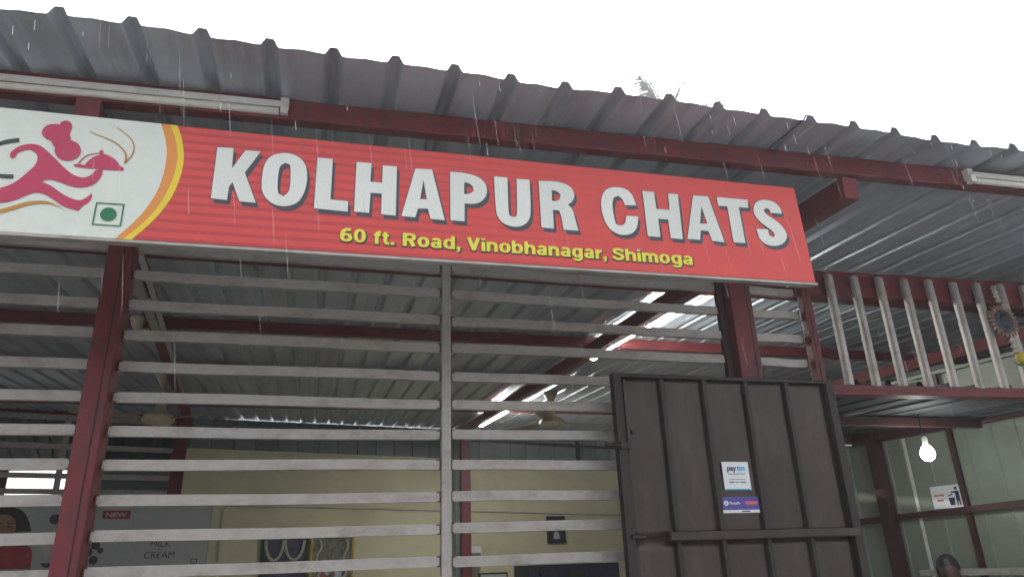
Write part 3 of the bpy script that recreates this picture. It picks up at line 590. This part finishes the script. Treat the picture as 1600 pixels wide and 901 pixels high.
def framed(name, label, u0, u1, z0, z1, fm, back):
    t_ = onwall(name, label, 'picture', u0, z0, .035); w_, h_ = u1-u0, z1-z0; fr = .035
    for a in ((0, w_, 0, fr), (0, w_, h_-fr, h_), (0, fr, fr, h_-fr), (w_-fr, w_, fr, h_-fr)):
        flat('frame', rect(*a, -.03, .04).mesh('frame'), fm, t_)
    flat('picture', rect(fr, w_-fr, fr, h_-fr, -.03, .02).mesh('picture'), back, t_)
    return t_, w_, h_
M['pic_blue'] = mat('picture_blue', lin(.025, .025, .06), .3, 0, .5, 9); M['pic_grey'] = mat('picture_grey', lin(.16, .155, .13), .3, 0, .8, 16); M['goldf'] = mat('gilt_frame', lin(.42, .27, .04), .35, .4, .25, 20)
M['garland'] = mat('pale_garland', lin(.42, .42, .33), .8, 0, .3, 60); M['pic_red'] = mat('picture_red', lin(.32, .08, .06), .5, 0, .5, 30)
t_, w_, h_ = framed('framed_picture', 'dark blue framed picture hung with two pale garlands on the cream wall', .22, .86, E0-.45, E0+.51, M['dark'], M['pic_blue'])
for c_, r_ in ((.17, .12), (.44, .13)):
    pts = [(c_-r_*math.cos(a*math.pi/10), h_-.05-.26*math.sin(a*math.pi/10), .02) for a in range(11)]
    flat('garland', MB().tube(pts, .022, 7).mesh('garland'), M['garland'], t_)
for q in range(6): flat('painted_motif', plate_mesh([[((.12+.08*q)*1000+r0*math.cos(a), 330+40*math.sin(q*2)+r0*.7*math.sin(a)) for a in [k_*.6 for k_ in range(10)] for r0 in (48+18*math.sin(a*3+q),)]], .001, -.009+.0002*q), M[['pic_red', 'pic_grey', 'garland'][q % 3]], t_)
t_, w_, h_ = framed('framed_picture', 'gilt framed picture with grey flowers right of the dark blue one', .885, 1.505, E0-.45, E0+.515, M['goldf'], M['pic_grey'])
for c_ in (.12, .5): flat('flower_strand', MB().tube([(c_+.03*math.sin(a), h_-.06-.05*a, .012) for a in range(12)], .02, 7).mesh('flower_strand'), M['garland'], t_)
for q in range(7): flat('painted_motif', plate_mesh([[((.16+.05*q)*1000+r0*math.cos(a), 560-60*abs(q-3)+r0*math.sin(a)) for a in [k_*.6 for k_ in range(10)] for r0 in (55+16*math.sin(a*4+q),)]], .001, -.009+.0002*q), M[['garland', 'pic_red', 'sheet'][q % 3]], t_)
t_, w_, h_ = framed('framed_photo', 'small dark framed photo alone on the cream wall near the gate', 4.77, 5.11, E0+.36, E0+.78, M['dark'], M['pic_blue'])
flat('painted_motif', plate_mesh([[(170+55*math.cos(a*.5), 250+60*math.sin(a*.5)) for a in range(12)]], .001, -.009), M['pic_grey'], t_)
flat('painted_motif', plate_mesh([[(110, 60), (240, 60), (220, 150), (170, 185), (120, 150)]], .001, -.009), M['p_grey'], t_)
sb = onwall('switch_box', 'small white switch box fixed on the red rear post', 'switch box', 3.23, E0+.06, .27)
flat('case', rect(0, .2, 0, .27, -.05, .05).mesh('case'), M['white'], sb); flat('cover', rect(.02, .18, .03, .17, .001, .012).mesh('cover'), M['steel'], sb)
for q, (ua, ub, lb) in enumerate(((4.12, 4.84, 'dark cupboard against the cream wall, left of the pair beside the gate'), (5.13, 5.83, 'dark cupboard against the cream wall, nearest the gate'))):
    c_ = thing('cupboard', lb, 'cupboard', mtx=wm @ Matrix.Translation((ua, -.48, 0)))
    flat('carcass', MB().box(0, ub-ua, 0, .46, .12, E0+.025).mesh('carcass'), M['dark'], c_)
    flat('door', MB().box(.02, (ub-ua)/2-.004, -.02, -.002, .2, E0).mesh('door'), M['pic_blue'], c_); flat('door', MB().box((ub-ua)/2+.004, ub-ua-.02, -.02, -.002, .2, E0).mesh('door'), M['pic_blue'], c_)
c_ = thing('notice_board', 'pale notice panel low on the rear wall beside the red post', 'notice', mtx=wm @ Matrix.Translation((3.5, -.03, 0)))
flat('frame', MB().box(0, .5, 0, .028, E0-.75, E0-.06).mesh('frame'), M['dark'], c_); flat('paper', MB().box(.025, .475, -.004, -.001, E0-.72, E0-.085).mesh('paper'), M['p_grey'], c_)

# ------------------------------------------------------------------ side enclosures
lw = link('left_light_block_wall', MB().box(-5.15, -5.0, 3.0, 9.9, 0, 3.0).mesh('left_light_block_wall'), M['cream']); tag(lw, 'unseen cream side wall added at the left of the shop to block light', 'wall')  # out of view, added to keep daylight out on the left
rw = link('right_light_block_wall', MB().box(7.6, 7.75, 3.05, 12.6, 0, 3.2).mesh('right_light_block_wall'), M['clad']); tag(rw, 'dark boundary wall added beyond the right hand room to block side light', 'wall')  # added to stop sky light brightening the roof underside at right
fw_ = link('front_light_block_wall', MB().box(4.72, 7.75, 2.93, 3.03, 0, 3.1).mesh('front_light_block_wall'), M['cream']); tag(fw_, 'unseen cream front wall added beyond the bar screen to block light', 'wall')  # out of view, added to shut sky light out of the right bay

# ------------------------------------------------------------------ right room: side wall of pale sheets, low ceiling
sa = R(103.5)
swm = Matrix.Translation((4.565, 4.1, 0)) @ Matrix.Rotation(sa, 4, 'Z')     # local x along the wall (away), local y = to the right? (room is +y)
RS = thing('sheet_side_wall', 'pale green sheet wall with dark red rails in the right hand room', 'wall', mtx=swm)
prf = [(0, 0), (.012, 0), (.02, .012), (.034, .012), (.042, 0), (.155, 0), (.16, .006), (.17, .006), (.175, 0), (.315, 0), (.32, .006), (.33, .006), (.335, 0), (.50, 0)]
for i in range(8):
    s0 = -1.86+.49*i
    v = [(s0+dx, dy+(.003 if i % 2 else 0), z) for z in (0, E0+1.25) for dx, dy in prf]; n = len(prf)
    o = flat('wall_sheet', MB().add(v, [(k_, k_+1, n+k_+1, n+k_) for k_ in range(n-1)]).mesh('wall_sheet'), M['sidewall'], RS)
    s = o.modifiers.new('thickness', 'SOLIDIFY'); s.thickness = .002
flat('joint_strip', MB().box(.575, .60, .014, .018, 0, E0+.83).mesh('joint_strip'), M['white'], RS)
flat('post', MB().box(.77, .86, .015, .10, 0, E0+1.25).mesh('post'), M['maroon'], RS)
flat('mullion', MB().box(.195, .228, .015, .05, 0, E0+1.25).mesh('mullion'), M['maroon'], RS)
flat('mullion', MB().box(-.9, -.867, .015, .05, 0, E0+1.25).mesh('mullion'), M['maroon'], RS)
flat('rail', MB().bar((-1.8, .035, E0+.33), (.77, .035, E0+.258), .036, .045).mesh('rail'), M['maroon'], RS)
flat('rail', MB().bar((.86, .035, E0+.255), (2.0, .035, E0+.22), .036, .045).mesh('rail'), M['maroon'], RS)
flat('eaves_beam', MB().box(-1.8, 2.0, .016, .085, E0+.835, E0+.925).mesh('eaves_beam'), M['maroon'], RS)
flat('top_cap', MB().box(-1.8, 2.0, -.02, .03, E0+1.252, E0+1.275).mesh('top_cap'), M['sidewall'], RS)
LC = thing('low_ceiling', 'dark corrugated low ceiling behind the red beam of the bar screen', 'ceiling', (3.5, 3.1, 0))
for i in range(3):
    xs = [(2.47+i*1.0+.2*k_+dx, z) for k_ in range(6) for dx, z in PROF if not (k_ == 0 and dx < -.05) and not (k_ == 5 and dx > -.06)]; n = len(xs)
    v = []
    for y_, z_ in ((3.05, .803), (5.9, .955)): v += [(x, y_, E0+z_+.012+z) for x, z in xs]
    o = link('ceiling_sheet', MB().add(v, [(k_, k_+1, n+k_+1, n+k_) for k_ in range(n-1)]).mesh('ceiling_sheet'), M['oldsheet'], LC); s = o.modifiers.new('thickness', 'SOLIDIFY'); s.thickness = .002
for y_ in (4.0, 5.0):
    z_ = E0+.803+(y_-3.05)*.0533-.032
    link('joist', MB().bar((2.46, y_, z_), (4.45-(y_-4)*.24, y_, z_), .05, .06).mesh('joist'), M['maroon'], LC, bev=.003)
CT = thing('counter_shelf', 'grey shelf along the pale sheet wall at the lower right corner', 'shelf', mtx=swm)
flat('shelf_top', MB().box(-1.5, .42, .06, .42, E0-.145, E0-.11).mesh('shelf_top'), M['slat'], CT)
for s0 in (-1.3, -.4, .3): flat('bracket', MB().box(s0, s0+.03, .06, .38, E0-.30, E0-.147).mesh('bracket'), M['slat'], CT)
DS = thing('litter_sign', 'white litter bin sign with blue pictogram beside the dark mullion', 'sign', mtx=swm @ Matrix(((-1, 0, 0, .462), (0, 0, 1, .022), (0, 1, 0, E0+.295), (0, 0, 0, 1))))
flat('plate', rect(0, .222, 0, .158, -.004, .0035).mesh('plate'), M['st_white'], DS)
flat('bin_print', plate_mesh([[(130, 18), (164, 18), (170, 70), (124, 70)]], .0008, 0), M['st_navy'], DS)
flat('bin_lid_print', plate_mesh([[(126, 80), (160, 92), (158, 99), (124, 87)]], .0008, 0), M['st_navy'], DS)
flat('figure_print', plate_mesh([chaikin([(178, 15), (188, 15), (192, 55), (198, 15), (208, 15), (206, 70), (208, 110), (196, 118), (180, 112), (150, 112), (150, 104), (180, 100)], 1, 60)], .0008, 0), M['st_navy'], DS)
flat('head_print', plate_mesh([[(190+11*math.cos(a*.5), 133+11*math.sin(a*.5)) for a in range(12)]], .0008, 0), M['st_navy'], DS)
flat('word_print', rect(.022, .05, .085, .098, 0).box(.055, .095, .087, .1, 0, .0006).mesh('word_print'), M['st_coral'], DS)
flat('word_print', rect(.035, .085, .05, .064, 0).mesh('word_print'), M['st_coral'], DS)
BU = thing('hanging_bulb', 'single lit bulb hanging from the low ceiling in the right room', 'bulb', (3.856, 3.9, E0+.6))
link('glass', MB().lathe([(.004, .055), (.018, .048), (.034, .028), (.044, 0), (.043, -.018), (.033, -.038), (.016, -.050), (.002, -.053)], (3.856, 3.9, E0+.605), 20).mesh('glass'), M['bulb'], BU, smooth=True)
link('holder', MB().lathe([(.006, .11), (.017, .10), (.018, .052), (.012, .048)], (3.856, 3.9, E0+.605), 14).mesh('holder'), M['white'], BU)
link('cord', MB().tube([(3.856, 3.9, E0+.70), (3.85, 3.9, E0+.79), (3.852, 3.9, E0+.86)], .004, 6).mesh('cord'), M['dark'], BU)

# ------------------------------------------------------------------ tube lights
def tube_light(label, p, q, lit, drop, group):
    p = Vector(p); q = Vector(q); t_ = thing('tube_light', label, 'tube light', p, group=group)
    d = (q-p).normalized(); sd_ = d.cross(Vector((0, 0, 1))).normalized()
    link('batten', MB().bar(p, q, .034, .026).mesh('batten'), M['white'], t_, bev=.003)
    off = Vector((0, 0, -.032))+sd_*drop
    link('glass_tube', MB().tube([p+off+d*.03, q+off-d*.03], .0135 if not lit else .034, 12).mesh('glass_tube'), M['lit'] if lit else M['tube_off'], t_, smooth=True)
    for e, sg in ((p, 1), (q, -1)):
        c = e+d*sg*.012
        link('end_cap', MB().bar(c-d*.014, c+d*.014, .034, .05).bar(c-d*.012+off*.8, c+d*.012+off*.8, .03, .034).mesh('end_cap'), M['white'], t_)
tube_light('unlit tube light on the front purlin above the white end of the sign', (-1.42, 2.345, E0+1.562), (-.165, 2.29, E0+1.562), False, .012, 'tube lights')
tube_light('unlit tube light on the front purlin at the far right edge', (2.70, 2.165, E0+1.545), (3.92, 2.125, E0+1.545), False, .012, 'tube lights')
tube_light('lit tube light along the right rafter, nearer the signboard', (2.205, 3.98, E0+1.565), (2.185, 5.16, E0+1.635), True, -.01, 'tube lights')
tube_light('lit tube light along the right rafter, far back above the fan', (2.25, 8.45, E0+1.83), (2.24, 9.85, E0+1.91), True, -.01, 'tube lights')
B2 = thing('rafter_bulb', 'small round lit bulb beyond the near lit tube light', 'bulb', (2.19, 5.4, E0+1.6))
link('glass', MB().ball((2.19, 5.4, E0+1.612), .036, .036, .036).mesh('glass'), M['lit'], B2, smooth=True)
link('holder', MB().tube([(2.19, 5.4, E0+1.645), (2.19, 5.4, E0+1.69)], .018, 12).mesh('holder'), M['white'], B2)

# conduits along the left rafter
CN = thing('wire_conduit', 'grey wiring conduit running back under the left rafter', 'conduit', (-.8, 3.5, 0))
cz = lambda y, d: roofz(y)-d
link('pipe', MB().tube([(-.845, 3.3, cz(3.3, .245)), (-.90, 3.9, cz(3.9, .243)), (-1.27, 7.5, cz(7.5, .243))], .016, 8).mesh('pipe'), M['pvc'], CN, smooth=True)
link('junction_box', MB().box(-.99, -.92, 4.25, 4.33, cz(4.3, .285), cz(4.3, .235)).mesh('junction_box'), M['pvc'], CN, bev=.004)
link('casing_strip', MB().bar((-.955, 3.8, cz(3.8, .237)), (-1.06, 5.0, cz(5.0, .237)), .05, .02).mesh('casing_strip'), M['slat'], CN)
LH = thing('lamp_holder', 'small bare lamp holder under the roof beside the left column', 'lamp holder', (-1.22, 5.17, 3.1))
link('cup', MB().lathe([(.05, .06), (.055, .05), (.03, -.02), (.012, -.05)], (-1.22, 5.17, cz(5.17, .17)), 14).mesh('cup'), M['fan'], LH, smooth=True)
link('stem', MB().tube([(-1.22, 5.17, cz(5.17, .12)), (-1.22, 5.17, cz(5.17, .03))], .01, 8).mesh('stem'), M['fan'], LH)

# ------------------------------------------------------------------ ceiling fans
def fan(label, x, y, zh, angs, rad):
    t_ = thing('ceiling_fan', label, 'ceiling fan', (x, y, zh), group='ceiling fans')
    zr = roofz(y)-.04
    link('canopy', MB().lathe([(.085, .0), (.088, -.015), (.055, -.08), (.03, -.13), (.016, -.16)], (x, y, zr), 20).mesh('canopy'), M['fan'], t_, smooth=True)
    link('down_rod', MB().tube([(x, y, zr-.1), (x, y, zh+.08)], .011, 10).mesh('down_rod'), M['fan'], t_, smooth=True)
    link('lower_canopy', MB().lathe([(.016, .20), (.03, .17), (.05, .11), (.075, .05)], (x, y, zh), 20).mesh('lower_canopy'), M['fan'], t_, smooth=True)
    link('motor', MB().lathe([(.06, .055), (.12, .045), (.145, .02), (.145, -.015), (.12, -.045), (.06, -.06), (.03, -.065)], (x, y, zh), 28).mesh('motor'), M['fan'], t_, smooth=True)
    for a in angs:
        d = Vector((math.cos(a), math.sin(a), 0)); s_ = Vector((-d.y, d.x, 0)); v = []; f = []
        st = [(.10, .025, 0), (.17, .03, 0), (.2, .055, .008), (.45, .066, .012), (rad-.03, .07, .012), (rad, .055, .01)]
        for r_, hw, tw in st:
            c = Vector((x, y, zh))+d*r_
            for sg, th in ((-1, 1), (1, 1), (1, -1), (-1, -1)): v.append(c+s_*hw*sg+Vector((0, 0, sg*tw+th*.003)))
        for i in range(len(st)-1):
            for k_ in range(4): f.append((i*4+k_, i*4+(k_+1) % 4, i*4+4+(k_+1) % 4, i*4+4+k_))
        f += [(3, 2, 1, 0), tuple(len(v)-4+k_ for k_ in range(4))]
        link('blade', MB().add(v, f).mesh('blade'), M['blade'], t_)
fan('cream ceiling fan at left, seen just right of the left red column', -1.46, 7.52, E0+1.44, (R(-30), R(90), R(210)), .76)
fan('cream ceiling fan below the far tube light, just left of the gate', 2.66, 8.0, E0+1.56, (R(3), R(123), R(243)), .76)

# ------------------------------------------------------------------ charm against the evil eye on the upright bars
x_ = 3.615; y_ = bpl(3.66)-.025
CH = thing('hanging_charm', 'round sun rayed charm with lemon and chillies hung on the upright bars', 'charm', (x_, y_, E0+.95))
M['petal'] = mat('charm_orange', lin(.27, .155, .10), .6, 0, .25, 60); M['lemon'] = mat('lemon_skin', lin(.55, .38, .02), .5, 0, .2, 40); M['chilli'] = mat('green_chilli', lin(.05, .16, .02), .35, 0, .2, 40); M['shirt'] = mat('dark_shirt', lin(.05, .055, .07), .8, 0, .2, 20); M['shell'] = mat('shell_white', lin(.42, .37, .31), .5, 0, .3, 50)
cc = Vector((x_-.02, y_, E0+1.163))
link('cord', MB().tube([(x_-.03, y_+.02, E0+1.37), cc+Vector((0, .008, .1)), cc+Vector((0, .008, -.1)), (x_, y_, E0+.98)], .004, 6).mesh('cord'), M['dark'], CH)
link('disc', MB().tube([cc+Vector((0, .008, 0)), cc+Vector((0, -.004, 0)), cc+Vector((0, -.014, 0))], [.07, .07, .05], 24).mesh('disc'), M['shirt'], CH)
fe = link('face', MB().ball(cc+Vector((0, -.012, 0)), .04, .012, .045).mesh('face'), M['dark'], CH, smooth=True)
for ex in (-.016, .016): link('eye', MB().ball(cc+Vector((ex, -.023, .008)), .009, .004, .007, 8, 5).mesh('eye'), M['shell'], fe)
link('mouth', MB().ball(cc+Vector((0, -.022, -.02)), .014, .004, .004, 8, 5).mesh('mouth'), M['pic_red'], fe)
for k_ in range(22):
    a = 2*math.pi*k_/22; dr = Vector((math.cos(a), 0, math.sin(a)))
    link('ray', MB().tube([cc+dr*.066, cc+dr*.08+Vector((0, -.005, 0)), cc+dr*.10], [.008, .0095, .003], 6).mesh('ray'), M['petal'], CH, smooth=True)
for k_ in range(4):
    link('shell', MB().ball((x_-.028+.002*k_, y_-.004, E0+1.355-.024*k_), .019, .012, .014, 10, 6).mesh('shell'), M['shell'], CH, smooth=True)
for k_ in range(3):
    link('shell', MB().ball((x_-.008+.004*k_, y_-.004, E0+1.047-.026*k_), .018, .012, .013, 10, 6).mesh('shell'), M['shell'], CH, smooth=True)
link('lemon', MB().ball((x_+.012, y_-.012, E0+.955), .027, .025, .03).mesh('lemon'), M['lemon'], CH, smooth=True)
for k_ in range(4):
    a = -.8+.5*k_; p0 = Vector((x_+.01, y_-.014, E0+.925))
    link('chilli', MB().tube([p0, p0+Vector((.04*math.sin(a), -.004, -.012)), p0+Vector((.085*math.sin(a), 0, .008-.01*k_))], [.008, .007, .001], 7).mesh('chilli'), M['chilli'], CH, smooth=True)

# ------------------------------------------------------------------ person in the right room (only the head shows above the frame edge)
def person():
    px, py, top = 4.10, 4.2, EYE-.035
    t_ = thing('person', 'dark haired person standing under the bulb, only the head showing', 'person', (px, py, 0))
    k = (top-.12)/1.68; f0 = .12
    fy = -1
    P = lambda x, y, z: (px+x*k, py+y*k, f0+z*k)
    nodes = {'pel': (0, 0, .92, .125), 'wa': (0, 0, 1.05, .12), 'ch': (0, 0, 1.24, .135), 'sh': (0, 0, 1.38, .09), 'ne': (0, .0, 1.44, .055), 'he': (0, -.015, 1.52, .06)}
    ed = [('pel', 'wa'), ('wa', 'ch'), ('ch', 'sh'), ('sh', 'ne'), ('ne', 'he')]
    for s_, g in ((-1, 'l'), (1, 'r')):
        nodes.update({g+'s': (s_*.17, 0, 1.36, .062), g+'e': (s_*.23, .02, 1.10, .045), g+'w': (s_*.24, -.06, .86, .03), g+'p': (s_*.24, -.08, .78, .032),
                      g+'hp': (s_*.09, 0, .86, .095), g+'k': (s_*.10, -.01, .48, .06), g+'a': (s_*.10, .02, .09, .042), g+'t': (s_*.12, -.15, .03, .035)})
        ed += [('sh', g+'s'), (g+'s', g+'e'), (g+'e', g+'w'), (g+'w', g+'p'), ('pel', g+'hp'), (g+'hp', g+'k'), (g+'k', g+'a'), (g+'a', g+'t')]
        for i, (dy, ln) in enumerate(((-.035, .075), (-.012, .085), (.012, .08), (.033, .065))):
            nodes[g+'f%d' % i] = (s_*.243, -.08+dy, .74, .0095); nodes[g+'g%d' % i] = (s_*.235, -.085+dy, .74-ln, .008)
            ed += [(g+'p', g+'f%d' % i), (g+'f%d' % i, g+'g%d' % i)]
        nodes[g+'u'] = (s_*.225, -.125, .79, .011); nodes[g+'v'] = (s_*.215, -.14, .73, .009); ed += [(g+'p', g+'u'), (g+'u', g+'v')]
    names = list(nodes); me = bpy.data.meshes.new('body')
    me.from_pydata([P(*nodes[n_][:3]) for n_ in names], [(names.index(a), names.index(b)) for a, b in ed], [])
    o = link('body', me, M['skin'], t_); o.modifiers.new('skin', 'SKIN'); o.modifiers.new('sub', 'SUBSURF').levels = 1; o.modifiers['sub'].render_levels = 1
    for i, n_ in enumerate(names): r_ = nodes[n_][3]*k; me.skin_vertices[0].data[i].radius = (r_, r_*.8 if n_ in ('ch', 'wa', 'pel') else r_)
    me.skin_vertices[0].data[0].use_root = True
    # head: shaped ellipsoid with nose, brow, ears, eyes, mouth
    hc = Vector(P(0, -.02, 1.575)); v = MB().ball(hc, .074*k, .092*k, .112*k, 24, 16)
    vv = []
    for q in v.v:
        d = Vector(q)-hc
        if d.z < -.02: d.x *= 1-.35*min(1, (-d.z-.02)/.09); d.y *= 1-.12*min(1, (-d.z-.02)/.09)
        if d.y < -.05 and abs(d.x) < .018 and -.04 < d.z < .02: d.y -= .016*(1-abs(d.x)/.018)
        vv.append(tuple(hc+d))
    v.v = vv
    hd = link('head', v.mesh('head'), M['skin'], t_, smooth=True)
    for s_ in (-1, 1):
        link('ear', MB().ball(hc+Vector((s_*.075*k, .005, -.005)), .012, .022, .032, 8, 6).mesh('ear'), M['skin'], hd, smooth=True)
        link('eye', MB().ball(hc+Vector((s_*.03*k, -.083*k, .004)), .011, .006, .006, 8, 6).mesh('eye'), M['p_hair'], hd, smooth=True)
    link('mouth', MB().ball(hc+Vector((0, -.084*k, -.05)), .022, .006, .006, 8, 6).mesh('mouth'), M['p_red'], hd, smooth=True)
    hr = MB().ball(hc+Vector((0, .012, .016)), .083*k, .098*k, .112*k, 28, 18); rr = random.Random(3)
    out = []
    for q in hr.v:
        d = Vector(q)-hc; d *= 1+rr.uniform(-.03, .05)
        out.append(tuple(hc+d))
    hr.v = out
    def keep(f):
        c = sum((Vector(out[i]) for i in f), Vector())/len(f)-hc
        return not (c.y < -.012 and c.z < .034-.9*max(0, abs(c.x)-.045)) and c.z > -.06
    hr.f = [f for f in hr.f if keep(f)]
    link('hair', hr.mesh('hair'), M['p_hair'], t_, smooth=True)
    sh = MB()
    rings = [(.80, .15, .115), (.92, .155, .118), (1.05, .148, .115), (1.24, .165, .125), (1.34, .15, .105), (1.40, .085, .075)]
    pv = []; pf = []
    for z, a, b in rings:
        for q in range(20): t2 = 2*math.pi*q/20; pv.append(P(a*1.06*math.cos(t2), b*1.1*math.sin(t2), z))
    for i in range(len(rings)-1):
        for q in range(20): pf.append((i*20+q, i*20+(q+1) % 20, i*20+20+(q+1) % 20, i*20+20+q))
    sh.add(pv, pf)
    for s_ in (-1, 1): sh.tube([P(s_*.10, 0, 1.36), P(s_*.175, 0, 1.345), P(s_*.215, .012, 1.17)], [.08*k, .075*k, .062*k], 12, False)
    link('shirt', sh.mesh('shirt'), M['shirt'], t_, smooth=True)
    tr = MB()
    for s_ in (-1, 1): tr.tube([P(s_*.06, 0, .94), P(s_*.095, 0, .84), P(s_*.10, -.01, .48), P(s_*.10, .02, .06)], [.125*k, .112*k, .085*k, .07*k], 14)
    link('trousers', tr.mesh('trousers'), M['dark'], t_, smooth=True)
    t_.matrix_basis = Matrix.Translation((px, py, 0)) @ Matrix.Rotation(R(-50), 4, 'Z')
person()

# ------------------------------------------------------------------ palm behind the shop, only two frond tips clear the eave
M['leaf'] = mat('palm_leaf', lin(.05, .085, .03), .5, 0, .3, 5); M['bark'] = mat('palm_bark', lin(.16, .13, .1), .9, 0, .3, 4, .4, 12)
def palm():
    b = Vector((9.3, 16.4, 0)); top = Vector((9.5, 16.1, 13.6))
    t_ = thing('palm_tree', 'tall coconut palm behind the roof with frond tips above the eave', 'palm tree', b)
    pts = [b.lerp(top, i/8)+Vector((.35*math.sin(i/8*2.6), 0, 0))*(1-i/8) for i in range(9)]
    link('trunk', MB().tube(pts, [.2-.012*i for i in range(9)], 12).mesh('trunk'), M['bark'], t_, smooth=True)
    rr = random.Random(5)
    tips = [((8.6, 16.0, 15.0), .6), ((8.85, 16.2, 14.95), .7), ((9.95, 15.9, 15.25), .7), ((10.3, 16.2, 15.35), .8), ((10.15, 16.0, 15.3), .7)]
    fr = []
    for tp, bow in tips: fr.append((Vector(tp), bow))
    for i in range(15):
        a = 2*math.pi*i/15+rr.uniform(-.2, .2); l_ = rr.uniform(2.4, 3.2)
        fr.append((top+Vector((l_*math.cos(a), l_*math.sin(a), rr.uniform(-2.0, -.9))), .9))
    for tp, bow in fr:
        n = 22; mid = top.lerp(tp, .5)+Vector((0, 0, bow*.55)); m_ = MB(); sp_ = []
        for i in range(n+1):
            s_ = i/n; sp_.append(top*(1-s_)**2+mid*2*s_*(1-s_)+tp*s_**2)
        m_.tube(sp_, [.03*(1-i/n)+.004 for i in range(n+1)], 5)
        for i in range(3, n+1):
            d = (sp_[min(i+1, n)]-sp_[i-1]).normalized(); sd_ = d.cross(Vector((0, 0, 1))).normalized()
            ll = .62*math.sin(math.pi*min(1, .25+.72*i/n))+.12
            for sg in (-1, 1):
                lf = (d*.75+sd_*sg*.8+Vector((0, 0, -.35+rr.uniform(-.15, .15)))).normalized(); w_ = d*.03
                p0 = sp_[i]; p1 = p0+lf*ll*.5+Vector((0, 0, .03)); p2 = p0+lf*ll
                m_.add([p0-w_, p0+w_, p1+w_*.9, p1-w_*.9, p2], [(0, 1, 2, 3), (3, 2, 4)])
        link('frond', m_.mesh('frond'), M['leaf'], t_)
palm()

# ------------------------------------------------------------------ rain: drops falling past the eave
def rain():
    m = bpy.data.materials.new('rain_water'); m.use_nodes = True; b_ = m.node_tree.nodes['Principled BSDF']
    b_.inputs['Base Color'].default_value = (.85, .88, .9, 1); b_.inputs['Roughness'].default_value = .15; b_.inputs['Alpha'].default_value = .26
    rr = random.Random(11); mb = MB()
    for i in range(150):
        y = rr.uniform(.9, 1.95) if i > 30 else YE-.012
        if i <= 30:
            x = XE+.2*rr.randrange(-2, 19)+rr.choice((-.05, .05, .08, .1)); z = ZE-.06-rr.random()**2*.25; l_ = rr.uniform(.012, .05); r_ = .0016
        else:
            x = y*rr.uniform(-.45, 1.4); z = EYE+y*rr.uniform(.28, .82); l_ = rr.uniform(.04, .12); r_ = rr.uniform(.0003, .0006)*y/1.8
        dx = Vector((.13, 0, -1)).normalized(); p = Vector((x, y, z))
        mb.tube([p, p+dx*l_*.3, p+dx*l_*.8, p+dx*l_], [r_*.25, r_*.8, r_, r_*.3], 5)
    o = link('rain', mb.mesh('rain'), m); tag(o, 'thin falling rain drops in front of the eave and sign', 'rain', kind='stuff')
rain()

# ------------------------------------------------------------------ misty rainy air
def haze():
    m = bpy.data.materials.new('rain_mist'); m.use_nodes = True; n = m.node_tree.nodes; n.remove(n['Principled BSDF'])
    v = n.new('ShaderNodeVolumePrincipled'); v.inputs['Color'].default_value = (.93, .95, 1, 1); v.inputs['Density'].default_value = .0055; v.inputs['Anisotropy'].default_value = .3
    m.node_tree.links.new(v.outputs[0], n['Material Output'].inputs['Volume'])
    o = link('haze', MB().box(-122, 122, -122, 122, -1, 17.5).mesh('haze'), m); tag(o, 'thin grey rain mist filling the air around the shop', 'haze', kind='stuff')
haze()
